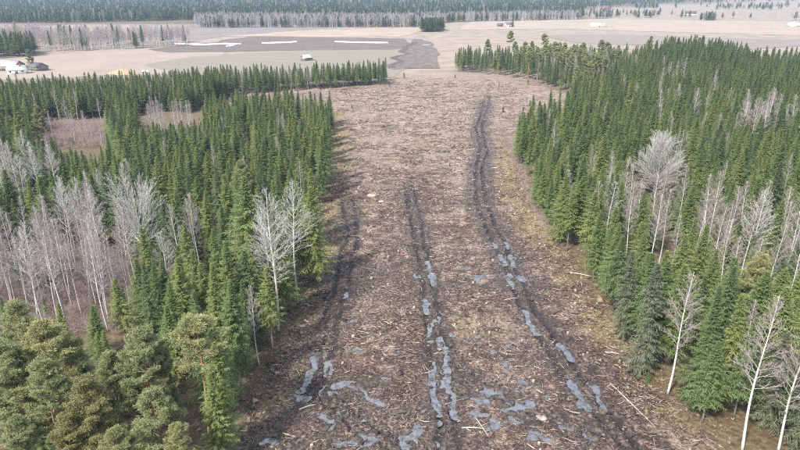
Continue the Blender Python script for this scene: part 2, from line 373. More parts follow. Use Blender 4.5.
# water
m, nt, p = mat('muddy_water')
p.inputs['Base Color'].default_value = (.10, .103, .108, 1); p.inputs['Roughness'].default_value = .04; p.inputs['IOR'].default_value = 2.5
gw = N(nt, 'ShaderNodeNewGeometry'); nw = noise(nt, 1.1, 5, .65, gw.outputs['Position'])
bw_ = N(nt, 'ShaderNodeBump'); bw_.inputs['Strength'].default_value = .08; bw_.inputs['Distance'].default_value = .03; nt.links.new(noise(nt, 2.5, 3, .5, gw.outputs['Position']), bw_.inputs['Height']); nt.links.new(bw_.outputs[0], p.inputs['Normal'])
tr = N(nt, 'ShaderNodeBsdfTransparent'); tr.inputs[0].default_value = (.75, .68, .58, 1)
mw = N(nt, 'ShaderNodeMixShader'); mr_ = N(nt, 'ShaderNodeMapRange'); nt.links.new(nw, mr_.inputs[0])
mr_.inputs[1].default_value = .36; mr_.inputs[2].default_value = .56; mr_.inputs[3].default_value = .45; mr_.inputs[4].default_value = 1.0
nt.links.new(mr_.outputs[0], mw.inputs[0]); nt.links.new(tr.outputs[0], mw.inputs[1]); nt.links.new(p.outputs[0], mw.inputs[2]); nt.links.new(mw.outputs[0], nt.nodes['Material Output'].inputs[0])
M['water'] = m
for kp, (a, b, wd) in enumerate(PUDG):
    a = np.array(a); b = np.array(b); u = b-a; L = np.linalg.norm(u); u = u/L if L > .01 else np.array((1., 0)); nrm = np.array((-u[1], u[0]))
    r = wd*1.55+.35; cx = (a+b)/2; pts = []
    for k in range(20):
        t = 2*math.pi*k/20; e = u*math.cos(t)*r+nrm*math.sin(t)*r+u*(L/2)*(1 if math.cos(t) > 0 else -1)
        pts.append(e)
    V = [(0, 0, 0)]+[(*q, 0) for q in pts]
    o = obj('puddle', mk('puddle', V, [(0, 1+k, 1+(k+1) % 20) for k in range(20)], M['water']), None, (cx[0], cx[1], LEVEL+.0004*kp))
    tag(o, kind='structure')

# ------------------------------------------------------------------ tree shapes
def spruce_mesh(seed, H=20., base=.28, Rm=2.0, sparse=1.0, droop=.35, mname='spruce', power=1.0, K=17, tl=1.0):
    r = np.random.default_rng(seed)
    mb = MB(); k = 14; zz = np.linspace(-.4, H*.985, k)
    wob = np.stack([.12*np.sin(zz*.3+seed), .12*np.cos(zz*.23+seed*2)], 1)*(zz/H)[:, None]
    mb.tube(np.column_stack([wob, zz]), .008*H*(1-zz/H*.96)+.012, 7); trunk = mb.mesh('trunk', M['spruce_bark'], True)
    zs = []; z = base*H
    while z < H*.985:
        zs.append(z); z += .42*(1.15-.62*z/H)
    zs = np.array(zs); B = []; l1, l2, l3 = r.random(3)*6.28
    lop = lambda t, a: 1+.16*math.sin(a+l1+3*t)+.14*math.sin(7*t+l2)+.10*math.sin(2*a+l3)   # no crown is an even cone
    for z in zs:
        n = r.integers(5, 9)
        for a in np.arange(n)*2*math.pi/n+r.random()*6.28:
            if r.random() > sparse: continue
            t = (z-base*H)/(H-base*H)
            L = Rm*((1-t)**power)*(.55+.80*r.random())*(min(1, .62+3.2*t))*lop(t, a)+.13
            B.append((z+r.normal(0, .07), a+r.normal(0, .18), L, .55*t+.02-droop*(1-t)*.5+r.normal(0, .08), droop*(1-t)))
    B = np.array(B); nb = len(B)
    s = (np.arange(K)+.6)/K
    z0, az, L, e0, dr = B.T
    ch, sh = np.cos(az), np.sin(az)
    def at(s_, L_, z_, e_, d_): return L_*s_, z_+L_*(e_*s_-d_*.45*s_**2+d_*.30*s_**3)
    V = []; Fs = []; off = 0
    # woody axis of each branch, a thin blade
    for side in (-1, 1):
        S = np.tile(s, (nb, 1))+r.normal(0, .03, (nb, K)); Ln = L[:, None]
        rad, zh = at(S, Ln, z0[:, None], e0[:, None], dr[:, None])
        ln = (Ln*.30*tl*(1-S*.70)+.13)*(.55+.9*r.random((nb, K))); ang = az[:, None]+side*(R(48)+r.normal(0, .2, (nb, K)))
        wd = (.040+.010*Ln)*(.5+.5*tl)*(.7+.6*r.random((nb, K)))
        bx, by = rad*ch[:, None], rad*sh[:, None]
        dz = -(.12+.55*dr[:, None])+r.normal(0, .22, (nb, K))
        tx, ty, tz = np.cos(ang), np.sin(ang), dz
        pxn, pyn = -np.sin(ang), np.cos(ang); tw = r.normal(0, .45, (nb, K))
        b0 = np.stack([bx-pxn*wd*.35, by-pyn*wd*.35, zh-tw*wd*.3], -1); b1 = np.stack([bx+pxn*wd*.35, by+pyn*wd*.35, zh+tw*wd*.3], -1)
        mx, my, mz = bx+tx*ln*.55, by+ty*ln*.55, zh+tz*ln*.45
        m0 = np.stack([mx-pxn*wd*.62, my-pyn*wd*.62, mz-tw*wd*.5], -1); m1 = np.stack([mx+pxn*wd*.62, my+pyn*wd*.62, mz+tw*wd*.5], -1)
        tp = np.stack([bx+tx*ln, by+ty*ln, zh+tz*ln*1.25], -1)
        W = np.stack([b0, b1, m0, m1, tp], 2).reshape(-1, 3); n = nb*K; o5 = off+np.arange(n)[:, None]*5
        V.append(W); Fs.append(np.concatenate([o5+np.array([0, 1, 3]), o5+np.array([0, 3, 2]), o5+np.array([2, 3, 4])])); off += len(W)
    # leading twig of each branch
    pr = []
    for q in (.25, .7, 1.08):
        rad, zh = at(q, L, z0, e0, dr); wq = {.25: .05, .7: .09, 1.08: .0}[q]*np.ones(nb)
        pr += [np.stack([rad*ch-sh*wq, rad*sh+ch*wq, zh], -1), np.stack([rad*ch+sh*wq, rad*sh-ch*wq, zh], -1)]
    W = np.stack(pr, 1).reshape(-1, 3); o6 = off+np.arange(nb)[:, None]*6
    V.append(W); Fs.append(np.concatenate([o6+np.array(t) for t in ((0, 1, 3), (0, 3, 2), (2, 3, 4))])); off += len(W)
    # leader
    for a in (0, 2.1, 4.2):
        c_, s_ = .06*math.cos(a), .06*math.sin(a)
        V.append(np.array([(c_, s_, H*.955), (-c_, -s_, H*.955), (0, 0, H)])); Fs.append(np.array([(off, off+1, off+2)])); off += 3
    V = np.concatenate(V); wv = np.clip(V[:, 2]/H, 0, 1)[:, None]
    V[:, :2] += np.stack([.12*np.sin(V[:, 2]*.3+seed), .12*np.cos(V[:, 2]*.23+seed*2)], 1)*wv
    crown = mk('crown', V, np.concatenate(Fs), M[mname])
    # dead twigs under the crown
    db = MB()
    for z in np.arange(.9, base*H, .45):
        for q in range(3):
            a = r.random()*6.28; l = .5+.9*r.random(); db.tube([(0, 0, z), (l*math.cos(a), l*math.sin(a), z-.15*l)], [.022, .008], 3, False)
    parts = [('trunk', trunk), ('crown', crown)]
    if db.n: parts.append(('dead_branches', db.mesh('dead_branches', M['dead_twig'])))
    return dict(H=H, parts=parts)

def pine_mesh(seed, H=20., base=.5, Rm=3.2, mname='pine', ntuft=1.0):
    r = np.random.default_rng(seed); tb = MB(); zz = np.linspace(-.4, H*.97, 14)
    wx = lambda z: .25*math.sin(z*.17+seed)*(z/H); wy = lambda z: .25*math.cos(z*.21+seed*1.7)*(z/H)
    tb.tube([(wx(z), wy(z), z) for z in zz], .0095*H*(1-zz/H*.88)+.01, 8)
    trunk = tb.mesh('trunk', M['pine_bark'], True); lb = MB(); T = []
    z = base*H
    while z < H*.98:
        t = (z-base*H)/(H*(1-base))
        for q in range(r.integers(3, 6)):
            az = r.random()*6.28; prof = (min(1., .6+1.8*t))*max(.10, (1-t)**.85)
            L = Rm*prof*(.65+.55*r.random()); el = .12+.65*t+r.normal(0, .1)
            d = np.array((math.cos(az), math.sin(az), el)); o = np.array((wx(z), wy(z), z))
            pts = [o+d*L*s+np.array((0, 0, .22*L*s*s)) for s in (0, .35, .7, 1)]
            lb.tube(pts, [.055*L/3+.02, .04*L/3+.012, .025, .012], 4, False)
            for s in np.linspace(.45, 1.0, max(3, int(L*2.8))):
                pc = o+d*L*s+np.array((0, 0, .22*L*s*s))
                for sd in (-1, 1):
                    ll = (.28+.45*L*.33*(1.15-s))*(.6+.7*r.random()); a2 = az+sd*(.6+.5*r.random())
                    pe = pc+np.array((math.cos(a2), math.sin(a2), .25+.2*r.random()))*ll
                    lb.tube([pc, pe], [.018, .008], 3, False); T.append(pe); T.append(pe+r.normal(0, .13, 3))
                    if ll > .5 and r.random() < .8: T.append(pc*.45+pe*.55+r.normal(0, .06, 3))
                T.append(pc+np.array((0, 0, .08)))
        z += .78*(1.2-.5*t)*(H/20)
    T.append(np.array((wx(H), wy(H), H*.985)))
    T = np.array(T); T = T[r.random(len(T)) < ntuft]; nT = len(T); K = 34
    ph = r.random((nT, K))*6.28; cz = r.random((nT, K))*1.25-.28; sz = np.sqrt(np.clip(1-cz**2, 0, 1))
    D = np.stack([sz*np.cos(ph), sz*np.sin(ph), cz], -1); ln = (.26+.22*r.random((nT, K)))*(.8+.5*r.random((nT, 1)))
    side = np.cross(D, r.normal(0, 1, (nT, K, 3))); side /= np.linalg.norm(side, axis=-1, keepdims=True)+1e-9
    c0 = T[:, None]+D*ln[..., None]*.15; c1 = T[:, None]+D*ln[..., None]; wv = (.019+.016*r.random((nT, K)))[..., None]
    V = np.stack([c0, c1+side*wv, c1-side*wv*.6+D*.05], 2).reshape(-1, 3)
    # join the needles of a tuft at their foot so a tuft keeps one hue
    F = np.arange(nT*K*3).reshape(-1, 3)
    f = F.reshape(nT, K, 3).copy(); f[:, :, 0] = f[:, :1, 0]; F = f.reshape(-1, 3)
    return dict(H=H, parts=[('trunk', trunk), ('limbs', lb.mesh('limbs', M['pine_bark'])), ('crown', mk('crown', V, F, M[mname]))])

def bare_mesh(seed, H=20., start=.4, spread=.20, n1=26, kind='birch', fork=False, width=1.0, up=.9):
    r = np.random.default_rng(seed); tb = MB(); cb = MB()
    tw = M['aspen_twig'] if kind == 'aspen' else M['birch_twig']; bk = M['aspen_bark'] if kind == 'aspen' else M['birch_bark']
    TV = []; TF = 0
    zz = np.linspace(-.4, H, 16); lean = r.normal(0, .012, 2)
    ax = lambda z: np.array((lean[0]*z+.18*math.sin(z*.31+seed), lean[1]*z+.18*math.cos(z*.27+seed*3), z))
    r0 = H*.0068*width
    if fork: zz = np.linspace(-.4, H*.9, 16)
    tb.tube([ax(z) for z in zz], r0*(1-np.clip(zz/H*(1.1 if fork else 1), 0, 1)*.93)+.012, 8)
    def twigs(o, d, L, n, wd):
        for q in range(n):
            s = (q+.4+r.random()*.6)/n; pc = o+d*L*s
            a = r.normal(0, 1, 3); a -= d*a.dot(d); a /= np.linalg.norm(a)+1e-9
            dd = d*.85+a*.6+np.array((0, 0, .2)); dd /= np.linalg.norm(dd); l = (.30+.50*r.random())*min(1.5, L*.75+.2)
            sd = np.cross(dd, r.normal(0, 1, 3)); sd /= np.linalg.norm(sd)+1e-9
            mid = pc+dd*l*.5+a*.05*l
            TV.append((pc-sd*wd, pc+sd*wd, mid+sd*wd*.7, mid-sd*wd*.7, pc+dd*l+np.array((0, 0, .08*l))))
    def limb(o, d, L, rad, lev):
        n = 5; pts = [o]; dd = d.copy()
        for q in range(n):
            dd = dd+r.normal(0, .05 if lev == 1 else .08, 3)+np.array((0, 0, up*.06)); dd /= np.linalg.norm(dd); pts.append(pts[-1]+dd*L/n)
        cb.tube(pts, np.linspace(rad, max(.007, rad*.25), n+1), 4 if lev == 1 else 3, False)
        P_ = np.array(pts)
        if lev == 1:
            m = max(6, int(L*3.6))
            for q in range(m):
                s = .22+.78*(q+r.random()*.7)/m; i = min(n-1, int(s*n)); pc = P_[i]+(P_[i+1]-P_[i])*(s*n-i)
                bd = P_[i+1]-P_[i]; bd /= np.linalg.norm(bd); a = r.normal(0, 1, 3); a -= bd*a.dot(bd); a /= np.linalg.norm(a)
                limb(pc, (bd*.86+a*.5)/np.linalg.norm(bd*.86+a*.5), L*(.18+.34*r.random())*(1.25-s*.6)+.3, rad*.38, 2)
            bd = P_[-1]-P_[-2]; twigs(P_[-2], bd/np.linalg.norm(bd), L*.25, 4, .015*width)
        else:
            m = max(4, int(L*(10 if kind == 'birch' or fork else 7)))
            for q in range(n):
                bd = P_[q+1]-P_[q]; l = np.linalg.norm(bd); twigs(P_[q], bd/l, l, max(1, m//n+1), .0125*width)
    for q in range(n1):
        t = (q+.5*r.random())/n1; z = H*(start+((.66 if fork else .97)-start)*t); az = q*2.4+r.normal(0, .4)
        if fork: L = (H*spread*(1-t**1.3)+(H-z)*t**1.3)*(.82+.22*r.random()); el = .50+(.78 if start > .2 else 1.05)*t
        else: L = H*spread*(min(1, .45+1.6*t))*(1.12-t)**.75*(.7+.5*r.random()); el = .55+.75*t
        el += r.normal(0, .12); d = np.array((math.cos(az), math.sin(az), math.tan(min(1.42, el*.88)))); d /= np.linalg.norm(d)
        limb(ax(z), d, L, (r0*.36 if fork else r0*.20)*(1.1-.7*t)+.006, 1)
    tv = np.array(TV).reshape(-1, 3); nt_ = len(TV); o5 = np.arange(nt_)[:, None]*5
    tf = np.concatenate([o5+np.array(q) for q in ((0, 1, 2), (0, 2, 3), (3, 2, 4))])
    return dict(H=H, parts=[('trunk', tb.mesh('trunk', bk, True)), ('limbs', cb.mesh('limbs', tw if kind == 'birch' else bk)), ('crown', mk('crown', tv, tf, tw))])

NV = 10
SPR = [spruce_mesh(11+k, 20, (.20, .30, .26, .16, .34, .22, .28, .12, .36, .24)[k], (3.4, 2.9, 3.7, 3.9, 2.7, 3.3, 3.1, 4.1, 2.5, 3.5)[k], (1, .9, 1, 1, .8, 1, .92, 1, .85, .95)[k],
                   (.35, .3, .45, .4, .3, .5, .6, .35, .25, .45)[k], 'spruce', (.95, .85, 1.0, 1.0, .8, .92, 1.0, .95, .78, .95)[k]) for k in range(NV)]
SPF = [spruce_mesh(31+k, 20, (.04, .07, .10)[k], (3.2, 3.0, 3.4)[k], 1, (.45, .5, .4)[k], 'spruce', 1.0, 28, .72) for k in range(3)]
SPG = [spruce_mesh(51+k, 20, .10, 3.0, .70, .75, 'spruce_grey', .85) for k in range(2)]
PIN = [pine_mesh(71+k, 20, (.36, .42, .30, .34)[k], (4.6, 4.2, 4.4, 4.2)[k]) for k in range(4)]
PIY = [pine_mesh(81+k, 20, .34, 4.3, 'pine_yellow') for k in range(2)]
PIT = [pine_mesh(91+k, 20, (.66, .58)[k], (3.2, 2.6)[k]) for k in range(2)]
BIR = [bare_mesh(101+k, 20, (.40, .34, .45, .38, .30)[k], (.16, .18, .14, .16, .17)[k], 40) for k in range(5)]
ASP = [bare_mesh(121+k, 20, (.42, .36, .48)[k], (.20, .215, .18)[k], 44, 'aspen', False, 1.15) for k in range(3)]
FAN = [bare_mesh(131+k, 20, (.42, .10)[k], (.24, .40)[k], (24, 46)[k], 'aspen', True, 1.35, .30) for k in range(2)]

def build_parts(proto, o):
    out_ = []; tr_ = None
    for n_, me_ in proto['parts']:                # limbs and dead branches grow from the trunk
        q = obj(n_, me_, tr_ if n_ in ('limbs', 'dead_branches') and tr_ else o); out_.append(q)
        if n_ == 'trunk': tr_ = q
    return out_
def plant(name, proto, x, y, h, label, cat, group, rz=None, wide=1.0):
    rz = random.random()*6.28 if rz is None else rz; s = h/proto['H']
    o = thing(name, (x, y, gz1(x, y)), label, cat, group, rz, (s*wide, s*wide, s))
    build_parts(proto, o)
    return o
random.seed(5); rng = np.random.default_rng(5)
TAKEN = []                                        # feet of trees placed by hand

# ------------------------------------------------------------------ trees placed one by one
ORD = ['first', 'second', 'third', 'fourth', 'fifth', 'sixth', 'seventh', 'eighth', 'ninth', 'tenth', 'eleventh', 'twelfth', 'thirteenth', 'fourteenth', 'fifteenth', 'sixteenth', 'seventeenth', 'eighteenth', 'nineteenth', 'twentieth']
def hero(name, proto, x, y, h, label, cat, group, wide=1.0, clear=2.2, rz=None):
    TAKEN.append((x, y, clear)); return plant(name, proto, x, y, h, label, cat, group, rz, wide)
gP = 'pines in the near left corner'
for tx, ty, h, pr, wd, lb in [
    (194, 318, 20.5, PIT[0], 1.12, 'tall pine with bare orange trunk and flat pale crown beside the clearing'),
    (139, 330, 19, PIN[0], 1.0, 'broad pale green pine left of the bare orange trunk'),
    (152, 390, 16, PIN[2], 1.0, 'pale green pine at the lower picture edge below the broad pine'),
    (84, 380, 17, PIY[0], 1.02, 'yellowish rounded pine between pale green pines near the lower left corner'),
    (64, 416, 14, PIY[1], .95, 'low yellow green pine at the lower left picture edge'),
    (40, 364, 18, PIN[1], .95, 'pale grey green pine left of the yellowish rounded pine'),
    (40, 320, 20, PIN[3], 1.1, 'dense green pine in front of the bare white trees'),
    (14, 302, 20, PIT[1], 1.0, 'narrow pine top nearest the left picture edge'),
    (108, 352, 15, PIN[2], .9, 'pale pine behind the yellowish rounded one'),
    (4, 345, 18, PIN[2], 1.0, 'pine cut by the left picture edge below the narrow pine top'),
    (14, 418, 14, PIN[0], .9, 'shaded pine filling the lowest left picture corner'),
    (112, 428, 14, PIN[3], .9, 'pine at the lower picture edge right of the low yellow green one'),
    (176, 425, 13, PIN[1], .85, 'low pine at the lower picture edge left of the orange trunk')]:
    x, y = by_top(tx, ty, h); hero('pine_tree', pr, x, y, h, lb, 'pine', gP, wd*1.18, 2.4)
for tx, ty, h, pr, lb in [(763, 256, 19, PIN[1], 'lone pale pine crown among spruces in the right stand'),
                          (36, 106, 17, PIN[2], 'wide pale pine beside the pink brush gap'), (17, 112, 15, PIN[0], 'rounded pine at left edge beyond the white aspens'),
                          (240, 160, 17, PIN[3], 'greyish pine among the spruces above the twin aspens')]:
    x, y = by_top(tx, ty, h); hero('pine_tree', pr, x, y, h, lb, 'pine', None, 1.0, 3.0)

# big bare trees whose foot and tip are both seen: foot px, tip row
gA = 'bare trees standing along the clearing'
for fx_, fy_, ty, pr, wd, lb in [
    (298, 303, 182, ASP[0], 1.15, 'right one of the twin white aspens at the left clearing edge'),
    (278, 331, 190, ASP[1], 1.2, 'left one of the twin white aspens at the left clearing edge'),
    (273, 322, 208, ASP[2], 1.1, 'slimmer aspen close behind the left twin aspen'),
    (259, 364, 285, BIR[0], 1.0, 'small pale birch standing in front of the twin aspens'),
    (151, 297, 172, FAN[0], .74, 'large white fan shaped aspen in the left stand'),
    (667, 393, 272, BIR[1], 1.25, 'white birch with wide twiggy crown at the right clearing edge'),
    (741, 450, 296, BIR[3], 1.2, 'tall white birch at the lower right picture edge'),
    (776, 452, 312, BIR[4], 1.2, 'white birch nearest the lower right picture corner'),
    (733, 394, 300, BIR[2], 1.0, 'slim birch between the grey trunked spruce and the corner birches'),
    (654, 199, 133, FAN[1], .86, 'large round white aspen alone among the spruces on the right'),
    (708, 290, 203, BIR[1], 1.0, 'birch with pinkish twigs behind the grey trunked spruce'),
    (742, 290, 190, ASP[0], 1.25, 'forked white aspen beside the lone pine in the right stand'),
    (696, 258, 205, BIR[0], 1.1, 'short pinkish birch left of the forked white aspen'),
    (700, 158, 137, BIR[2], .7, 'dead snag right of the large round white aspen'),
    (797, 165, 112, ASP[2], 1.0, 'white aspen cut by the right picture edge at mid height'),
    (785, 300, 235, BIR[2], 1.1, 'thin birch near the right picture edge behind the lone pine'),
    (202, 282, 192, BIR[0], 1.1, 'tall birch right of the fan shaped aspen'),
    (197, 272, 198, BIR[2], 1.1, 'birch close beside the tall one right of the fan aspen'),
    (182, 295, 203, BIR[1], 1.1, 'birch midway between the fan aspen and the tall birch'),
    (172, 305, 232, ASP[1], 1.1, 'low forked birch in front of the fan shaped aspen'),
    (241, 290, 220, BIR[4], 1.0, 'brownish young birch left of the twin aspens'),
    (250, 195, 160, BIR[3], .9, 'brownish birch top above the twin aspens')]:
    g_, h = height_from(fx_, fy_, fx_, ty)
    asp = pr in ASP or pr in FAN
    hero('aspen_tree' if asp else 'birch_tree', pr, g_[0], g_[1], h, lb, 'aspen' if asp else 'birch', gA, wd*20/h if pr in FAN and False else wd, 2.6)

# spruces by foot and tip
for fx_, fy_, ty, pr, wd, lb in [
    (697, 402, 284, SPF[0], 1.0, 'bright green spruce with visible grey trunk at the right clearing edge'),
    (640, 374, 262, SPG[0], 1.1, 'grey lichen covered spruce left of the wide crowned birch'),
    (621, 338, 250, SPG[1], 1.1, 'drooping greyish spruce second from the wide crowned birch'),
    (765, 425, 330, SPG[0], 1.2, 'lichen grey spruce between the two corner birches'),
    (795, 448, 340, SPG[1], 1.1, 'grey drooping spruce in the lower right corner'),
    (222, 470, 372, SPF[1], 1.0, 'dark green spruce right of the bare orange pine trunk'),
    (236, 345, 240, SPF[2], 1.0, 'full green spruce beside the brownish young birch'),
    (222, 358, 262, SPF[0], 1.0, 'broad green spruce left of the small pale birch'),
    (245, 372, 300, SPF[1], .95, 'green spruce close behind the small pale birch'),
    (95, 418, 345, SPF[2], .95, 'dark spruce top between the pale pines and white trunks'),
    (255, 300, 175, SPR[2], 1.2, 'slim tall spruce just left of the twin aspens'),
    (316, 282, 185, SPR[3], 1.1, 'edge spruce with bare lower trunk right of the twin aspens')]:
    g_, h = height_from(fx_, fy_, fx_, ty)
    hero('spruce_tree', pr, g_[0], g_[1], h, lb, 'spruce', None, wd, 2.4)

# far pines on the rise beyond the clearing
for k, (tx, ty, h, lb) in enumerate([
    (511, 31, 27, 'tallest pine at the head of the clearing'), (488, 39, 24, 'pine second from the left end of the far stand'),
    (545, 34, 25, 'tall pine right of the tallest one at the head of the clearing'), (530, 47, 23, 'pine between the two tall pines of the far stand'),
    (556, 42, 24, 'dark pine right of the two tall far pines'), (578, 66, 20, 'left one of the orange trunked pines at the far right edge'),
    (590, 62, 21, 'right one of the orange trunked pines at the far right edge'), (600, 50, 22, 'pale pine behind the orange trunked pair'),
    (568, 50, 22, 'pine above the left orange trunked pine'), (499, 48, 20, 'low pine left under the tallest pine'),
    (619, 48, 20, 'pale pine nearest the dark spruce ridge'), (651, 36, 24, 'dark topped pine at the left end of the spruce ridge')]):
    x, y = by_top(tx, ty, h); hero('pine_tree', PIT[k % 2], x, y, h, lb, 'pine', 'pines of the far stand', 1.0, 2.5)

# scattered bare trees inside the stands
def scatter_px(poly, n, mind, seed):
    r = random.Random(seed); xs = [q[0] for q in poly]; ys = [q[1] for q in poly]; G_ = [gp(*q) for q in poly]
    out = []; x0, x1 = min(q[0] for q in G_), max(q[0] for q in G_); y0, y1 = min(q[1] for q in G_), max(q[1] for q in G_)
    Gp = [tuple(q) for q in G_]
    for _ in range(n*60):
        x, y = r.uniform(x0, x1), r.uniform(y0, y1)
        if not inpoly([x], [y], Gp)[0]: continue
        if any((x-a)**2+(y-b)**2 < mind**2 for a, b in out) or any((x-a)**2+(y-b)**2 < 1.5**2 for a, b, c_ in TAKEN): continue
        out.append((x, y))
        if len(out) >= n: break
    return out
WOODS = []
def wood(poly, n, mind, seed, protos, hs, name, cat, label, group, clear=1.7, wide=(.9, 1.15)):
    r = random.Random(seed)
    for x, y in scatter_px(poly, n, mind, seed):
        WOODS.append(hero(name, r.choice(protos), x, y, r.uniform(*hs), label, cat, group, r.uniform(*wide), clear))
wood([(0, 345), (135, 335), (145, 300), (112, 255), (60, 250), (-20, 280), (-60, 345)], 66, 2.0, 3, BIR+BIR+ASP, (15, 21), 'birch_tree', 'birch', 'bare birch in the dense grove above the near left pines', 'birches of the left grove')
wood([(42, 152), (110, 150), (112, 121), (42, 122)], 14, 4.0, 16, BIR, (8, 13), 'birch_tree', 'birch', 'young birch in the pink brush gap of the left stand', 'birches of the brush gap')
wood([(-20, 232), (60, 225), (75, 195), (45, 188), (-30, 195)], 18, 2.4, 4, ASP+[BIR[0], BIR[3]], (17, 21), 'aspen_tree', 'aspen', 'white bare aspen in the group at the left picture edge', 'aspens at the left edge')
wood([(95, 250), (140, 240), (140, 215), (80, 215)], 5, 3.0, 14, ASP, (14, 18), 'aspen_tree', 'aspen', 'low white aspen between the left edge group and the fan aspen', 'aspens left of the fan aspen')
wood([(150, 155), (195, 150), (200, 128), (150, 132)], 16, 2.2, 5, BIR, (14, 17), 'birch_tree', 'birch', 'slim pale birch in the row at the back of the left stand', 'birches at the back of the left stand')
wood([(0, 124), (110, 120), (200, 104), (190, 95), (0, 105)], 22, 4, 6, BIR, (13, 16), 'birch_tree', 'birch', 'pale birch trunk in the far left spruce strip', 'birches of the far left strip')
wood([(230, 95), (345, 87), (345, 83), (230, 91)], 16, 3, 7, BIR, (11, 15), 'birch_tree', 'birch', 'thin birch in the strip below the small barn', 'birches below the barn')
wood([(735, 158), (790, 162), (795, 140), (735, 138)], 15, 2.4, 8, BIR, (19, 23), 'birch_tree', 'birch', 'pinkish birch in the clump near the right picture edge', 'birches of the right clump')
wood([(590, 255), (660, 285), (650, 225), (590, 215)], 12, 4, 9, BIR, (17, 20), 'birch_tree', 'birch', 'pinkish birch among spruces below the large round aspen', 'birches below the round aspen')
wood([(690, 330), (800, 360), (800, 260), (690, 250)], 18, 4.5, 10, BIR, (18, 22), 'birch_tree', 'birch', 'pale birch among the near right spruces', 'birches of the near right stand')
wood([(545, 225), (640, 330), (700, 300), (800, 250), (800, 175), (700, 110), (590, 120), (530, 150)], 44, 6.5, 18, BIR, (14, 19), 'birch_tree', 'birch', 'thin grey birch stem among the spruces of the right stand', 'thin birches of the right stand', 1.5, (.7, .95))
wood([(190, 250), (320, 240), (325, 150), (210, 140), (150, 160)], 16, 7, 19, BIR, (13, 17), 'birch_tree', 'birch', 'thin grey birch stem among the spruces behind the twin aspens', 'thin birches of the left stand', 1.5, (.7, .95))
wood([(600, 140), (740, 140), (740, 80), (610, 80)], 14, 12, 11, BIR, (17, 22), 'birch_tree', 'birch', 'single birch among the distant right spruces', 'birches of the distant right stand')
wood([(460, 71), (505, 74), (600, 98), (635, 68), (560, 64)], 46, 2.6, 12, BIR, (14, 20), 'birch_tree', 'birch', 'bare birch in the mixed far stand at the head of the clearing', 'birches of the far stand')
wood([(505, 73.5), (545, 82), (600, 98), (625, 72), (540, 66)], 42, 3.2, 13, PIT, (16, 23), 'pine_tree', 'pine', 'smaller pine in the mixed far stand at the head of the clearing', 'smaller pines of the far stand', 1.7, (.9, 1.1))
wood([(40, 122), (20, 150), (-30, 150), (-30, 122)], 8, 5, 15, PIN, (13, 16), 'pine_tree', 'pine', 'rounded pine at the left edge beside the pink brush', 'pines beside the pink brush')

# ------------------------------------------------------------------ spruces: the stands
def stand(poly, mind, seed, margin=0):
    Gp = [tuple(gp(*q)) for q in poly]; P_ = np.array(Gp); r = np.random.default_rng(seed)
    x0, y0 = P_.min(0); x1, y1 = P_.max(0); y0 = max(y0, 50); x0 = max(x0, -330); x1 = min(x1, 420)
    cell = mind/1.4143; nxc = int((x1-x0)/cell)+2; nyc = int((y1-y0)/cell)+2
    grid = {}; out = []
    cand = r.random((int((x1-x0)*(y1-y0)/mind**2*5), 2))*np.array((x1-x0, y1-y0))+np.array((x0, y0))
    cand = cand[inpoly(cand[:, 0], cand[:, 1], Gp)]
    lim = .80*cand[:, 1]+45; cand = cand[np.abs(cand[:, 0]) < lim]
    m2 = mind*mind
    for x, y in cand:
        i, j = int((x-x0)/cell), int((y-y0)/cell); ok = True
        for a in range(i-2, i+3):
            for b in range(j-2, j+3):
                q = grid.get((a, b))
                if q is not None and (q[0]-x)**2+(q[1]-y)**2 < m2: ok = False; break
            if not ok: break
        if ok: grid[(i, j)] = (x, y); out.append((x, y))
    return np.array(out)
TK = np.array(TAKEN)
def drop_taken(P_):
    d = np.hypot(P_[:, None, 0]-TK[None, :, 0], P_[:, None, 1]-TK[None, :, 1]); return P_[(d > TK[None, :, 2]).all(1)]
S1 = drop_taken(stand(LEFT_STAND, 3.85, 1)); S2 = drop_taken(stand(LEFT_STRIP, 3.0, 2)); S3 = drop_taken(stand(RIGHT_STAND, 3.85, 3)); S4 = drop_taken(stand(RIGHT_FAR, 5.2, 4)); S1 = np.concatenate([S1, stand([(38, 154), (112, 150), (118, 120), (40, 120)], 9.0, 8)])
# the birch grove and the aspen group leave less room for spruces
def thin(P_, poly, keep, seed):
    q = proj(P_[:, 0], P_[:, 1], 0*P_[:, 0]); i = inpoly(q[0], q[1], poly); k = np.random.default_rng(seed).random(len(P_)) < keep
    return P_[~i | k]
GROVE = [(-60, 350), (140, 338), (155, 285), (120, 252), (60, 248), (-60, 270)]; PINEC = [(-160, 500), (205, 500), (205, 400), (120, 345), (-160, 350)]
S1 = thin(S1, GROVE, .95, 1); S1 = thin(S1, [(-40, 235), (75, 228), (75, 190), (-40, 190)], .4, 2); S1 = thin(S1, PINEC, .7, 3)
gap = lambda P_: P_[fbm(P_[:, 0], P_[:, 1], 11, 6, 2) > .31]
S1, S3 = gap(S1), gap(S3)
allS = np.concatenate([S1, S2, S3, S4]); zone = np.concatenate([np.full(len(q), k) for k, q in enumerate((S1, S2, S3, S4))])
hgt = np.empty(len(allS)); r = np.random.default_rng(9)
lo = np.array((12.0, 11.0, 12.5, 12.0))[zone]; hi = np.array((19.5, 16.5, 20.0, 18.0))[zone]
tvar = .7*r.random(len(allS))+.3*fbm(allS[:, 0], allS[:, 1], 22, 4, 3)
hgt = lo+(hi-lo)*np.clip((tvar-.12)/.75, 0, 1)
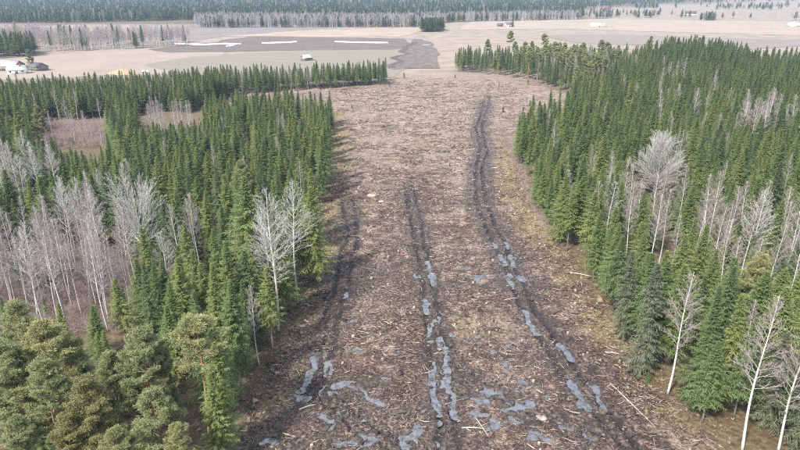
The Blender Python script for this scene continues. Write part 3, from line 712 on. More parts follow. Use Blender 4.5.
# the ridge of taller spruces at the back of the right stand, lower young trees at its front corner
qb = proj(allS[:, 0], allS[:, 1], 0*hgt)
hgt += np.where((zone == 2) & (qb[1] < 85) & (qb[0] < 760), 4.0*sstep(640, 665, qb[0])*(1-sstep(700, 760, qb[0])), 0)
hgt = np.where((zone == 2) & (qb[0] < 560), hgt*.86, hgt)
hgt = np.where((zone == 0) & (qb[1] < 165) & (qb[0] > 200), hgt*.92, hgt)
low_ = inpoly(qb[0], qb[1], GROVE) | (inpoly(qb[0], qb[1], PINEC) & (qb[0] < 190)); hgt = np.where(low_ & (r.random(len(hgt)) > .08), hgt*(np.where(qb[1] > 345, .5, .28)+.25*r.random(len(hgt))), hgt)
# low growth where the view opens onto the pink brush and round the free standing aspen
def lower(poly, rows, hgt):
    q = proj(allS[:, 0], allS[:, 1], hgt); lim_ = np.interp(q[0], rows[0], rows[1])+12*r.random(len(hgt))
    i = inpoly(qb[0], qb[1], poly) & (q[1] < lim_); dep = PITCH+np.arctan((lim_-225)/FPX)
    return np.where(i, CAM_H-allS[:, 1]*np.tan(dep), hgt)
hgt = lower([(38, 215), (112, 215), (112, 120), (38, 120)], ((38, 55, 95, 112), (128, 146, 150, 128)), hgt)
hgt = lower([(140, 200), (205, 200), (205, 120), (140, 120)], ((140, 205), (122, 116)), hgt)
hgt = lower([(622, 260), (692, 260), (692, 196), (622, 196)], ((622, 635, 655, 680, 692), (165, 186, 192, 186, 165)), hgt)
keep_ = hgt > 3.5; allS, zone, hgt, lo, hi = allS[keep_], zone[keep_], hgt[keep_], lo[keep_], hi[keep_]; qb = proj(allS[:, 0], allS[:, 1], 0*hgt)
qt = proj(allS[:, 0], allS[:, 1], hgt)
seen = (qt[0] > -4) & (qt[0] < 804) & (qt[1] < 452) & (qt[1] > 0)
size = np.where(seen, hgt/qt[2], 0); order = np.argsort(-size); NEAR = order[:286]
var = r.integers(0, NV, len(allS)); rot = r.random(len(allS))*6.28; wid = r.uniform(.78, 1.3, len(allS)); sh_ = hgt/20
zall = gz(allS[:, 0], allS[:, 1])
# trees on the edge of the clearing, counted from the camera outwards
Gc = [tuple(gp(*q)) for q in CLEAR[1:9]]; Gr = [tuple(gp(*q)) for q in CLEAR[22:30]]
dl = segdist(allS[:, 0], allS[:, 1], Gc)[0]; dr_ = segdist(allS[:, 0], allS[:, 1], Gr)[0]
edgeL = [i for i in NEAR if zone[i] == 0 and dl[i] < 2.6]; edgeR = [i for i in NEAR if zone[i] == 2 and dr_[i] < 3.2]
LAB = {}
for nm, ed in (('left', edgeL), ('right', edgeR)):
    for k, i in enumerate(sorted(ed, key=lambda i: allS[i][1])):
        if k < 20: LAB[i] = ('%s spruce from the camera along the %s edge of the clearing' % (ORD[k], nm), 'spruces edging the clearing')
for i in NEAR:
    if i in LAB: continue
    bx_ = qb[0][i]; by_ = qb[1][i]; hb = 'taller' if hgt[i] > lo[i]+.55*(hi[i]-lo[i]) else 'shorter'
    if zone[i] == 0:
        if by_ > 340: wh = 'between the near left pines and the clearing' if bx_ > 110 else 'beneath the near left pines'
        elif bx_ < 150: wh = 'among the bare birches of the left grove'
        elif bx_ < 245: wh = 'between the fan shaped aspen and the twin aspens'
        else: wh = 'behind the twin aspens in the left stand'
    else:
        if bx_ < 640: wh = 'in the right stand left of the wide crowned birch'
        elif by_ > 330: wh = 'behind the corner birches on the right'
        elif bx_ < 720: wh = 'between the wide crowned birch and the forked aspen'
        else: wh = 'around the lone pine in the right stand'
    LAB[i] = ('%s green spruce standing %s' % (hb, wh), 'spruces %s' % wh)
ORD += ['twenty '+q for q in ORD[:9]]+['thirtieth']
ORD = [q.replace('twenty ', 'twenty-') for q in ORD]
NUM = ['nearest']+[q+' nearest' for q in ORD[1:]]
LM = [(298, 303, 'the right twin aspen'), (278, 331, 'the left twin aspen'), (259, 364, 'the small birch before the twin aspens'), (151, 297, 'the fan shaped aspen'), (667, 393, 'the wide crowned birch'),
      (741, 450, 'the tall corner birch'), (776, 452, 'the birch nearest the lower right corner'), (733, 394, 'the slim birch near the corner birches'), (653, 197, 'the round white aspen'), (708, 290, 'the birch behind the grey trunked spruce'),
      (742, 290, 'the forked white aspen'), (697, 402, 'the grey trunked spruce'), (640, 374, 'the lichen grey spruce'), (202, 282, 'the tall birch beside the fan aspen'), (241, 290, 'the brownish young birch'),
      (797, 165, 'the white aspen at the right picture edge'), (785, 300, 'the thin birch at the right picture edge'), (700, 158, 'the dead snag'), (207, 448, 'the orange trunked pine'), (316, 282, 'the edge spruce right of the twin aspens'),
      (621, 338, 'the drooping greyish spruce'), (172, 305, 'the low forked birch before the fan aspen'), (236, 345, 'the full spruce beside the young birch'), (75, 136, 'the pink brush gap'), (512, 74, 'the tallest far pine'), (580, 100, 'the orange trunked far pines'),
      (30, 215, 'the left edge aspen group'), (305, 86, 'the strip below the barn'), (765, 425, 'the lichen spruce between the corner birches'), (222, 358, 'the broad spruce left of the small birch')]
LMG = np.array([gp(a_, b_) for a_, b_, c_ in LM])
def relabel(items, word, cap=9):
    """items: (key, x, y, old label); names each by the nearest landmark, its side and its rank there"""
    B_ = {}
    for key, x, y, old in items:
        d = LMG-np.array((x, y)); k = int(np.argmin(np.hypot(d[:, 0], d[:, 1]))); dx, dy = -d[k]
        sd_ = ('left of', 'right of')[dx > 0] if abs(dx) > abs(dy) else ('in front of', 'behind')[dy > 0]
        B_.setdefault((k, sd_), []).append((math.hypot(dx, dy), key, old))
    out_ = {}
    for (k, sd_), L_ in B_.items():
        for q, (d, key, old) in enumerate(sorted(L_, key=lambda t: t[0])):
            out_[key] = '%s %s %s %s' % (NUM[q], word, sd_, LM[k][2]) if q < cap else old
    return out_
nl = relabel([(i, allS[i][0], allS[i][1], LAB[i][0]) for i in NEAR if LAB[i][1] != 'spruces edging the clearing'], 'green spruce', 20)
for i, t in nl.items(): LAB[i] = (t, LAB[i][1])
for kd, wd_ in (('birch_tree', 'bare birch'), ('aspen_tree', 'bare aspen'), ('pine_tree', 'small pine')):
    ob_ = [(o.name, o.location.x, o.location.y, o['label']) for o in WOODS if o.name.split('.')[0] == kd]
    for nm_, t in relabel(ob_, wd_).items(): bpy.data.objects[nm_]['label'] = t
gv = sorted([o for o in WOODS if o.get('group') == 'birches of the left grove'], key=lambda o: o.location.y); n3_ = (len(gv)+2)//3
for k in range(3):
    for q, o in enumerate(sorted(gv[k*n3_:(k+1)*n3_], key=lambda o: o.location.x/o.location.y)):
        o['label'] = '%s bare birch from the left in the %s row of the left grove' % (ORD[q], ('front', 'middle', 'back')[k])
first = {}
for i in NEAR:
    lb, gr = LAB[i]; pr = SPR[var[i]]
    o = thing('spruce_tree', (allS[i][0], allS[i][1], zall[i]), lb, 'spruce', gr, rot[i], (sh_[i]*wid[i], sh_[i]*wid[i], sh_[i]))
    kids = build_parts(pr, o)
    first.setdefault(var[i], kids)

# ------------------------------------------------------------------ stands too large to count: one object each, built from the same trees
def instances(name, pos, scl, rz, var, sources, label, cat):
    me = bpy.data.meshes.new(name); me.vertices.add(len(pos)); me.vertices.foreach_set('co', np.ascontiguousarray(pos, np.float32).ravel())
    for an, tp, d in (('var', 'INT', var), ('rz', 'FLOAT', rz)):
        at = me.attributes.new(an, tp, 'POINT'); at.data.foreach_set('value', np.ascontiguousarray(d, np.int32 if tp == 'INT' else np.float32))
    at = me.attributes.new('scl', 'FLOAT_VECTOR', 'POINT'); at.data.foreach_set('vector', np.ascontiguousarray(scl, np.float32).ravel())
    o = obj(name, me); tag(o, label, cat, None, 'stuff')
    ng = bpy.data.node_groups.new(name, 'GeometryNodeTree')
    ng.interface.new_socket('Geometry', in_out='INPUT', socket_type='NodeSocketGeometry'); ng.interface.new_socket('Geometry', in_out='OUTPUT', socket_type='NodeSocketGeometry')
    gi = ng.nodes.new('NodeGroupInput'); go = ng.nodes.new('NodeGroupOutput'); jn = ng.nodes.new('GeometryNodeJoinGeometry')
    def na(n, t):
        q = ng.nodes.new('GeometryNodeInputNamedAttribute'); q.data_type = t; q.inputs[0].default_value = n; return q.outputs['Attribute']
    va, rza, sa = na('var', 'INT'), na('rz', 'FLOAT'), na('scl', 'FLOAT_VECTOR')
    cx = ng.nodes.new('ShaderNodeCombineXYZ'); ng.links.new(rza, cx.inputs[2])
    for k, objs in enumerate(sources):
        cm = ng.nodes.new('FunctionNodeCompare'); cm.data_type = 'INT'; cm.operation = 'EQUAL'
        ng.links.new(va, cm.inputs[2]); cm.inputs[3].default_value = k
        for so_ in objs:
            oi = ng.nodes.new('GeometryNodeObjectInfo'); oi.inputs['Object'].default_value = so_; oi.transform_space = 'ORIGINAL'
            ip = ng.nodes.new('GeometryNodeInstanceOnPoints')
            ng.links.new(gi.outputs[0], ip.inputs['Points']); ng.links.new(cm.outputs[0], ip.inputs['Selection']); ng.links.new(oi.outputs['Geometry'], ip.inputs['Instance'])
            ng.links.new(cx.outputs[0], ip.inputs['Rotation']); ng.links.new(sa, ip.inputs['Scale']); ng.links.new(ip.outputs[0], jn.inputs[0])
    ng.links.new(jn.outputs[0], go.inputs[0])
    md = o.modifiers.new('trees', 'NODES'); md.node_group = ng
    return o
kidsof = lambda proto_kids, names: [q for q in proto_kids if q.name.split('.')[0] in names]
rest = np.setdiff1d(np.arange(len(allS)), NEAR)
srcS = [kidsof(first[k], ('trunk', 'crown')) for k in range(NV)]
def inst_set(name, ids, label):
    instances(name, np.column_stack([allS[ids], zall[ids]]), np.column_stack([sh_[ids]*wid[ids], sh_[ids]*wid[ids], sh_[ids]]), rot[ids], var[ids], srcS, label, 'forest')
inst_set('spruce_forest', rest, 'dense green spruce forest filling both sides beyond the nearest trees')

# far woods: spruce and bare birch on the low hills behind the fields
b0 = next(o for o in bpy.data.objects if o.name.startswith('birch_tree')); bk = {}
for o in bpy.data.objects:
    if o.parent is None and o.name.startswith('birch_tree') and o.children:
        bk.setdefault(sorted(c.data.name for c in o.children)[0], list(o.children_recursive))
bkids = list(bk.values())[:4]
def far_points(poly, n, seed, edge=0.0):
    """scatter over ground outlined in the photograph; evenly over the picture so that distant rows stay closed"""
    r = np.random.default_rng(seed); P_ = np.array(poly, float); out = []
    q = r.random((n*6, 2))*(P_.max(0)-P_.min(0))+P_.min(0); q = q[inpoly(q[:, 0], q[:, 1], poly)][:n]
    return np.array([gp(a, b) for a, b in q])
def far_wood(name, poly, n, seed, share, label, hs=(15, 21), wid_=(1.1, 1.9)):
    P_ = far_points(poly, n*3 if seed == 20 else n, seed)
    if seed == 20: P_ = P_[fbm(P_[:, 0], P_[:, 1], 260, 2, 2) > .56]
    r = np.random.default_rng(seed+50); n = len(P_)
    isb = r.random(n) < share; v = np.where(isb, NV+r.integers(0, len(bkids), n), r.integers(0, NV, n)); h = r.uniform(*hs, n)/20; wv = r.uniform(*wid_, n)*h
    srcs = srcS+[list(k) for k in bkids]
    instances(name, np.column_stack([P_, gz(P_[:, 0], P_[:, 1])]), np.column_stack([wv, wv, h]), r.random(n)*6.28, v, srcs, label, 'forest')
far_wood('hill_forest', [(-120, 22), (60, 23), (200, 20), (330, 20), (470, 17), (585, 17), (580, 10), (700, 4), (480, -4), (-120, -4)], 15000, 1, .16, 'dark spruce forest covering the low hills at the horizon', (14, 22), (1.4, 2.4))
far_wood('birch_belt', [(195, 28), (420, 27), (455, 22), (580, 20), (580, 16), (400, 20), (195, 20)], 4200, 2, .80, 'pinkish bare birch belt along the far edge of the fields', (13, 18), (1.3, 1.8))
far_wood('left_grove', [(-120, 48), (60, 52), (135, 49), (190, 46), (190, 42), (60, 42), (-120, 36)], 1100, 3, .93, 'bare birch grove across the fields on the left', (15, 24), (1.0, 1.5))
far_wood('left_spruce_grove', [(-60, 62), (30, 57), (40, 52), (-60, 48)], 170, 4, .15, 'dark tree group above the farm at the left edge', (16, 22), (1.2, 1.8))
far_wood('field_grove', [(421, 32), (443, 32), (443, 29.5), (421, 29.5)], 90, 5, .1, 'small square grove of pines standing in the pale field', (17, 20), (1.2, 1.8))
for k, (poly, n) in enumerate([([(585, 19), (810, 22), (810, 6), (585, 8)], 130), ([(600, 18), (660, 18), (660, 15), (600, 13)], 40), ([(635, 9.5), (660, 9.5), (655, 7), (635, 7)], 120), ([(715, 11), (790, 11), (790, 8), (715, 8)], 130),
                               ([(700, 21), (716, 21), (716, 19), (700, 19)], 40), ([(580, 6), (800, 5), (800, -2), (580, -2)], 1800), ([(600, 19), (612, 18), (610, 15), (600, 15)], 50)]):
    far_wood('village_trees', poly, n, 20+k, .45, ['single trees dotted over the bright slopes at the upper right', 'scattered pale trees between the bright fields on the right', 'dark clump of trees on the bright slope', 'line of trees at the upper right picture edge', 'small clump of trees in the bright right field', 'hazy tree line at the top right horizon', 'dark trees beside the orange field edge'][k], (11, 17), (1.5, 2.4))

# ------------------------------------------------------------------ fields
def field(name, poly, c1, c2, z, scale=.02, stretch=(1, 1, 1), rz=0.0):
    V = []; P_ = np.array([gp(*q) for q in poly])
    # ragged edges: subdivide and push about
    out = []
    for a, b in zip(P_, np.roll(P_, -1, 0)):
        n = max(2, int(np.linalg.norm(b-a)/12))
        for k in range(n): out.append(a+(b-a)*k/n)
    out = np.array(out); out += np.stack([vnoise(out[:, 0], out[:, 1], 30, 3)-.5, vnoise(out[:, 0], out[:, 1], 30, 5)-.5], 1)*14
    m, nt, p = mat(name+'_soil'); tc = N(nt, 'ShaderNodeNewGeometry'); mp = N(nt, 'ShaderNodeMapping'); mp.inputs['Scale'].default_value = stretch; mp.inputs['Rotation'].default_value = (0, 0, rz)
    nt.links.new(tc.outputs['Position'], mp.inputs[0])
    nt.links.new(ramp(nt, noise(nt, scale, 7, .7, mp.outputs[0]), tone([(.32, c1), (.68, c2)], FIELDTONE)), p.inputs['Base Color']); p.inputs['Roughness'].default_value = .95
    me = bpy.data.meshes.new(name); me.from_pydata([(a, b, z) for a, b in out], [], [list(range(len(out)))]); me.materials.append(m)
    if me.polygons[0].normal[2] < 0: me.flip_normals()
    return tag(obj(name, me), kind='structure')
field('far_field', [(40, 44), (215, 24.5), (345, 27), (240, 35), (150, 46)], (.145, .125, .123), (.195, .170, .163), .10)
field('stubble_field', [(-80, 82), (205, 73), (240, 62), (215, 49), (150, 47), (60, 55), (-80, 66)], (.215, .180, .155), (.275, .232, .198), .12)
field('winter_wheat_field', [(150, 64), (190, 57), (300, 50), (415, 45), (402, 77), (200, 80)], (.150, .142, .115), (.20, .185, .15), .16, .02, (1, 5, 1), .3)
field('ploughed_field', [(150, 49), (180, 46), (250, 37), (330, 37.5), (400, 39), (418, 46), (395, 50), (300, 50.5), (250, 51), (170, 53)], (.070, .057, .053), (.14, .118, .105), .20, .03, (1, 4, 1), .1)
field('meadow_strip', [(225, 36), (300, 31), (430, 27.5), (420, 33), (400, 37), (300, 37)], (.25, .205, .165), (.32, .265, .215), .24)
field('bare_soil', [(413, 39), (425, 39.5), (440, 50), (442, 68), (392, 70), (388, 67)], (.075, .062, .057), (.15, .126, .112), .28, .05, (4, 1, 1), -.2)
field('farm_track', [(412, 41), (416, 42), (396, 68), (388, 69)], (.05, .042, .039), (.09, .075, .067), .32)
field('bright_field', [(455, 30), (560, 29), (700, 33), (810, 36), (810, 22), (600, 19), (470, 22)], (.245, .205, .17), (.31, .262, .218), .20)
field('brown_field', [(585, 44), (660, 46), (700, 52), (810, 46), (810, 40), (720, 38), (600, 34), (540, 36)], (.155, .132, .12), (.215, .185, .167), .24, .02, (1, 4, 1), .5)
field('pond', [(421, 45.4), (429, 45.4), (429, 44.2), (422, 44.2)], (.10, .12, .19), (.12, .15, .24), .36).data.materials[0].node_tree.nodes['Principled BSDF'].inputs['Roughness'].default_value = .1

# long banks of old snow on the ploughed field
M['snow'] = plain('old_snow', (.62, .62, .63), (.74, .74, .75), .8, .6)
for pts, wd, lb in [([(172, 44), (205, 45), (225, 44), (241, 44.5)], 9, 'long snow bank left on the dark field at the far left'), ([(262, 43.5), (280, 43), (297, 42.2)], 7, 'middle snow bank on the dark field behind the barn'),
                    ([(335, 42), (350, 42.5), (375, 43), (388, 43.2)], 7, 'right snow bank on the dark field near the farm track'), ([(226, 46.6), (234, 46), (242, 43.8)], 3, 'short crooked snow scrap beside the left snow bank')]:
    P_ = np.array([gp(*q) for q in pts]); t = np.linspace(0, len(P_)-1, 40); cx = np.interp(t, range(len(P_)), P_[:, 0]); cy = np.interp(t, range(len(P_)), P_[:, 1])
    V = []; F = []; K = 7
    for k in range(40):
        ww = .6*wd*math.sin(math.pi*(k+.3)/39.6)**.5*(.6+.8*vnoise(k*1., 3., 3, 2))
        for j in range(K):
            s = j/(K-1)*2-1; V.append((cx[k]-cx[20], cy[k]-cy[20]+s*ww, .02+1.1*(1-s*s)))
    for k in range(39):
        for j in range(K-1): a_ = k*K+j; F += [(a_, a_+K, a_+K+1), (a_, a_+K+1, a_+1)]
    tag(obj('snow_bank', mk('snow_bank', V, F, M['snow'], True), None, (cx[20], cy[20], .2)), lb, 'snow bank', 'snow banks on the field')

# ------------------------------------------------------------------ buildings
M['grey_wood'] = bark('grey_boards', [(.3, (.16, .14, .125)), (.7, (.27, .24, .21))], 5, (3, 3, .3))
M['tin'] = plain('tin_roof', (.42, .43, .45), (.55, .56, .58), .6, .4); M['dark_roof'] = plain('dark_roof', (.07, .065, .065), (.12, .11, .11), 1, .7)
M['red_wall'] = plain('red_boards', (.28, .07, .05), (.34, .09, .06), 2); M['white_wall'] = plain('white_boards', (.7, .69, .66), (.78, .77, .74), 2)
M['glass'] = plain('window_glass', (.03, .035, .04), (.05, .055, .06), 1, .15)
def house(name, px, py, Lx, Ly, hw, hr, rz, wall, roof, label, win=2, door=True):
    g_ = gp(px, py); o = thing(name, (g_[0], g_[1], gz1(*g_)+.1), label, 'building', None, rz)
    b_ = MB(); b_.box(-Lx/2, Lx/2, -Ly/2, Ly/2, 0, hw)
    b_.add([(-Lx/2, -Ly/2, hw), (-Lx/2, Ly/2, hw), (-Lx/2, 0, hw+hr-.12), (Lx/2, -Ly/2, hw), (Lx/2, Ly/2, hw), (Lx/2, 0, hw+hr-.12)], [(0, 2, 1), (3, 4, 5)])
    obj('wall', b_.mesh('wall', M[wall]), o)
    for s in (-1, 1):
        q = MB(); e = .5; z0 = hw-hr*e/(Ly/2)
        V = [(-Lx/2-e, s*(Ly/2+e), z0), (Lx/2+e, s*(Ly/2+e), z0), (Lx/2+e, 0, hw+hr), (-Lx/2-e, 0, hw+hr)]
        V += [(x, y, z+.15) for x, y, z in V]; q.quads(V, [(0, 1, 2, 3), (4, 5, 6, 7), (0, 1, 5, 4), (1, 2, 6, 5), (2, 3, 7, 6), (3, 0, 4, 7)])
        ro_ = obj('roof', q.mesh('roof', M[roof]), o)
        if s < 0 and name == 'farm_house':
            c_ = MB(); c_.box(Lx*.2-.4, Lx*.2+.4, -Ly*.14-.4, -Ly*.14+.4, hw+hr*.5, hw+hr+1.1); obj('chimney', c_.mesh('chimney', M['red_wall']), ro_)
    if door:
        q = MB(); q.box(-.9, .9, -Ly/2-.06, -Ly/2+.02, .05, 2.1); obj('door', q.mesh('door', M['dark_roof']), o)
    for k in range(win):
        x = -Lx/2+(k+.5)*Lx/win
        if abs(x) < 1.6 and door: continue
        q = MB(); q.box(x-.6, x+.6, -Ly/2-.05, -Ly/2+.02, 1.2, 2.4); wo_ = obj('window', q.mesh('window', M['glass']), o); f_ = MB()
        for zz_ in (1.12, 2.40): f_.box(x-.7, x+.7, -Ly/2-.08, -Ly/2+.01, zz_, zz_+.1)
        obj('frame', f_.mesh('frame', M['white_wall']), wo_)
    return o
house('barn', 307, 60.5, 8.5, 6, 2.8, 2.2, R(35), 'grey_wood', 'tin', 'small grey wooden barn with pale tin roof standing in the field', 0)
house('farm_shed', 8, 70, 22, 12, 4, 3.2, R(-8), 'grey_wood', 'tin', 'long shed with pale roof at the left edge farm', 3)
house('farm_house', 18, 73.5, 12, 9, 3.2, 2.8, R(20), 'white_wall', 'tin', 'white walled farm building in front of the long shed', 3)
house('farm_shed', 38, 70, 14, 9, 3, 2.6, R(-30), 'grey_wood', 'dark_roof', 'dark roofed shed right of the left edge farm', 2)
house('farm_house', 509, 26.5, 12, 8, 3.4, 3, R(10), 'white_wall', 'dark_roof', 'white farmhouse alone in the pale far field', 3)
house('farm_shed', 500, 26.5, 9, 7, 2.6, 2.2, R(-12), 'red_wall', 'dark_roof', 'low red outbuilding left of the lone farmhouse', 2)
house('farm_house', 795, 26.5, 22, 12, 4, 3, R(5), 'white_wall', 'tin', 'pale building at the right edge of the bright fields', 4)
house('farm_house', 598, 26.8, 26, 12, 4, 2.5, R(5), 'white_wall', 'tin', 'long white building beyond the pines right of centre', 4)
house('farm_house', 606, 10, 24, 14, 5, 5, R(15), 'red_wall', 'dark_roof', 'red house among far trees on the right', 4)
house('farm_house', 690, 16, 24, 14, 5, 5, R(-15), 'white_wall', 'dark_roof', 'white house among village trees at upper right', 4)
x, y = by_top(27, 49, 17); plant('pine_tree', PIN[0], x, y, 17, 'pine shading the farm buildings at the left edge', 'pine', None)
x, y = gp(512.5, 27); plant('spruce_tree', SPF[0], x, y, 17, 'single dark spruce beside the white far farmhouse', 'spruce', None, None, 1.4)
# heap of sawdust and bales by the field
g_ = gp(124, 74); q = MB(); V = []; F = []; r = np.random.default_rng(3)
for i in range(9):
    for j in range(24):
        t = 2*math.pi*j/24; rr_ = i/8; V.append((13*rr_*math.cos(t)*(1+.12*math.sin(3*t)), 7*rr_*math.sin(t), 4.2*(1-rr_)**.8*(1+.1*math.cos(5*t+i))-.1))
for i in range(8):
    for j in range(24): a_ = i*24+j; b_ = i*24+(j+1) % 24; F += [(a_, a_+24, b_+24), (a_, b_+24, b_)]
tag(obj('sawdust_heap', mk('sawdust_heap', V, F, plain('sawdust', (.25, .175, .11), (.32, .225, .14), .8), True), None, (g_[0], g_[1], .15)), 'orange sawdust heap on the pale field behind the left spruces', 'heap')
for k, (px, py, lb) in enumerate([(143.5, 72.5, 'white wrapped bale right of the orange heap'), (148, 72.8, 'second white wrapped bale farthest right of the orange heap')]):
    g_ = gp(px, py); q = MB(); q.tube([(-.9, 0, .9), (-.85, 0, .9), (.85, 0, .9), (.9, 0, .9)], [.75, .9, .9, .75], 12)
    tag(obj('bale', q.mesh('bale', M['snow'], True), None, (g_[0], g_[1], .12)), lb, 'bale', 'white bales')

# ------------------------------------------------------------------ slash, stumps and logs on the clearing
Gclear = [tuple(gp(*q)) for q in [(228, 462)]+CLEAR[1:-1]+[(735, 462)]]
def clear_pts(n, y0, y1, seed, power=1.0, pad=True):
    r = np.random.default_rng(seed); out = []
    x = r.uniform(-60, 75, n*3); y = y0+(y1-y0)*r.random(n*3)**power
    k = inpoly(x+(vnoise(x, y, 5, 2)-.5)*4, y, Gclear) & (r.random(n*3) < np.clip(5.0*fbm(x, y, 6, seed % 8+1, 3)-2.0, .06, 1)) if pad else inpoly(x, y, Gclear)
    return np.stack([x[k], y[k]], 1)[:n]
def debris_mat(name, stops):
    m, nt, p = mat(name); ge = N(nt, 'ShaderNodeNewGeometry')
    nt.links.new(ramp(nt, ge.outputs['Random Per Island'], tone(stops)), p.inputs['Base Color']); p.inputs['Roughness'].default_value = .85; return m
M['slash'] = debris_mat('slash_wood', [(0, (.035, .027, .024)), (.4, (.085, .066, .056)), (.6, (.17, .135, .118)), (.72, (.36, .305, .27)), (.93, (.58, .52, .47)), (.965, (.26, .13, .075)), (1, (.36, .19, .11))])
M['clod'] = debris_mat('soil_clods', [(0, (.026, .019, .017)), (.5, (.060, .044, .037)), (.8, (.125, .095, .078)), (.93, (.21, .155, .12)), (1, (.33, .25, .19))])
M['deadgrass'] = debris_mat('dead_grass', [(0, (.15, .12, .075)), (.5, (.25, .205, .14)), (.9, (.34, .285, .205)), (.96, (.15, .16, .065)), (1, (.12, .14, .055))])
def sticks(name, P_, seed, lmean, wd, label, m, heap=None, lift=.06):
    r = np.random.default_rng(seed); n = len(P_)
    z, mud, pd = gz(P_[:, 0], P_[:, 1], True); k = (pd < .3+.5*(r.random(n) < .2)) & (r.random(n) > mud*.80); P_ = P_[k]; z = z[k]; n = len(P_)
    L = np.minimum(lmean*r.lognormal(0, .5, n), 2.1); a = r.random(n)*6.28; el = r.normal(0, .16, n); d = np.stack([np.cos(a)*np.cos(el), np.sin(a)*np.cos(el), np.sin(el)], 1)
    s = np.stack([-np.sin(a), np.cos(a), 0*a], 1); u = np.cross(s, d)*-1; w_ = wd*r.lognormal(0, .45, n)*np.sqrt(L/lmean)
    c = np.column_stack([P_, z+lift*r.random(n)+w_*.5]); bend = r.normal(0, .12, n)*L
    V = []
    for t, ws in ((-.5, 1.0), (0., .85), (.5, .45)):
        ctr = c+d*(L*t)[:, None]+s*(bend*(1-4*t*t))[:, None]
        for q in range(3):
            an = q*2.094+1.57; V.append(ctr+(s*math.cos(an)+u*math.sin(an))*(w_*ws)[:, None])
    V = np.stack(V, 1).reshape(-1, 3); o9 = np.arange(n)[:, None]*9; F = []
    for i in (0, 3):
        for q in range(3): a_, b_ = i+q, i+(q+1) % 3; F += [(a_, b_, b_+3), (a_, b_+3, a_+3)]
    F += [(0, 2, 1), (6, 7, 8)]
    tag(obj(name, mk(name, V, np.concatenate([o9+np.array(f) for f in F]), m)), label, 'slash', None, 'stuff')
M['mudclod'] = debris_mat('mud_clods', [(0, (.022, .016, .014)), (.6, (.055, .041, .036)), (.9, (.11, .085, .074)), (1, (.2, .16, .14))])
def blobs(name, P_, seed, size, label, m, cat, avoid=.6):
    r = np.random.default_rng(seed); n = len(P_); z, mud, pd = gz(P_[:, 0], P_[:, 1], True); k = (pd < .35) & (r.random(n) > mud*avoid); P_ = P_[k]; z = z[k]; n = len(P_)
    s = size*r.lognormal(0, .5, n); base = np.array([(1, 0, 0), (0, 1, 0), (-1, 0, 0), (0, -1, 0), (0, 0, 1), (0, 0, -1)], float)
    V = base[None]*(s[:, None]*(.6+.8*r.random((n, 6))))[..., None]*np.array((1, 1, .6))+r.normal(0, .15, (n, 6, 3))*s[:, None, None]
    a = r.random(n)*6.28; ca, sa = np.cos(a)[:, None], np.sin(a)[:, None]
    V = np.stack([V[..., 0]*ca-V[..., 1]*sa, V[..., 0]*sa+V[..., 1]*ca, V[..., 2]], -1)+np.column_stack([P_, z+s*.15])[:, None]
    F = [(0, 1, 4), (1, 2, 4), (2, 3, 4), (3, 0, 4), (1, 0, 5), (2, 1, 5), (3, 2, 5), (0, 3, 5)]
    tag(obj(name, mk(name, V.reshape(-1, 3), np.concatenate([np.arange(n)[:, None]*6+np.array(f) for f in F]), m)), label, cat, None, 'stuff')
def tufts(name, P_, seed, h, label, m, cat):
    r = np.random.default_rng(seed); z, mud, pd = gz(P_[:, 0], P_[:, 1], True); k = (pd < .2) & (r.random(len(P_)) > mud*1.0); P_ = P_[k]; z = z[k]; n = len(P_); K = 9
    a = r.random((n, K))*6.28; l = h*(.5+.9*r.random((n, K))); o = np.column_stack([P_, z])[:, None]+np.stack([np.cos(a)*.12, np.sin(a)*.12, 0*a], -1)*r.random((n, K, 1))
    tip = o+np.stack([np.cos(a)*l*.9, np.sin(a)*l*.9, l*(.35+.5*r.random((n, K)))], -1); s = np.stack([-np.sin(a), np.cos(a), 0*a], -1)*(.05+.05*r.random((n, K, 1)))
    V = np.stack([o-s, o+s, tip], 2).reshape(-1, 3)
    F = np.arange(n*K*3).reshape(n, K, 3).copy(); F[:, :, 0] = F[:, :1, 0]
    tag(obj(name, mk(name, V, F.reshape(-1, 3), m)), label, cat, None, 'stuff')
P_ = clear_pts(42000, 62, 200, 1, 1.15); sticks('logging_slash', P_, 1, .60, .024, 'scattered broken branches covering the near clearing', M['slash'])
# heaps of branches left in windrows
r = np.random.default_rng(77); hc = clear_pts(190, 64, 190, 8, 1.1, False); hp = np.concatenate([c+r.normal(0, 1, (110, 2))*np.array((1.7, 1.0))*r.uniform(.6, 1.4) for c in hc])
sticks('branch_heaps', hp, 2, .80, .024, 'low heaps of bleached branches left by the harvester', M['slash'], None, .38)
P_ = clear_pts(16000, 180, 430, 3, 1.2); hc2 = clear_pts(120, 190, 420, 9, 1.1, False); r = np.random.default_rng(78); hp2 = np.concatenate([c+r.normal(0, 1, (60, 2))*np.array((2.6, 1.2))*r.uniform(.6, 1.5) for c in hc2])
sticks('distant_heaps', hp2, 12, 1.0, .045, 'low brush heaps on the far half of the clearing', M['slash'], None, .4)
sticks('distant_slash', P_, 3, .75, .045, 'small dark and pale branches on the far half of the clearing', M['slash'])
blobs('soil_clods', clear_pts(16000, 62, 190, 4, 1.15), 4, .11, 'torn clods of dark soil over the near clearing', M['clod'], 'soil')
blobs('distant_clods', clear_pts(7000, 180, 430, 5, 1.1), 5, .16, 'brown lumps and debris on the far half of the clearing', M['clod'], 'soil')
tufts('dead_grass', clear_pts(5000, 62, 260, 6, 1.1), 6, .26, 'tufts of dead straw coloured grass on the clearing', M['deadgrass'], 'grass')
tp = []
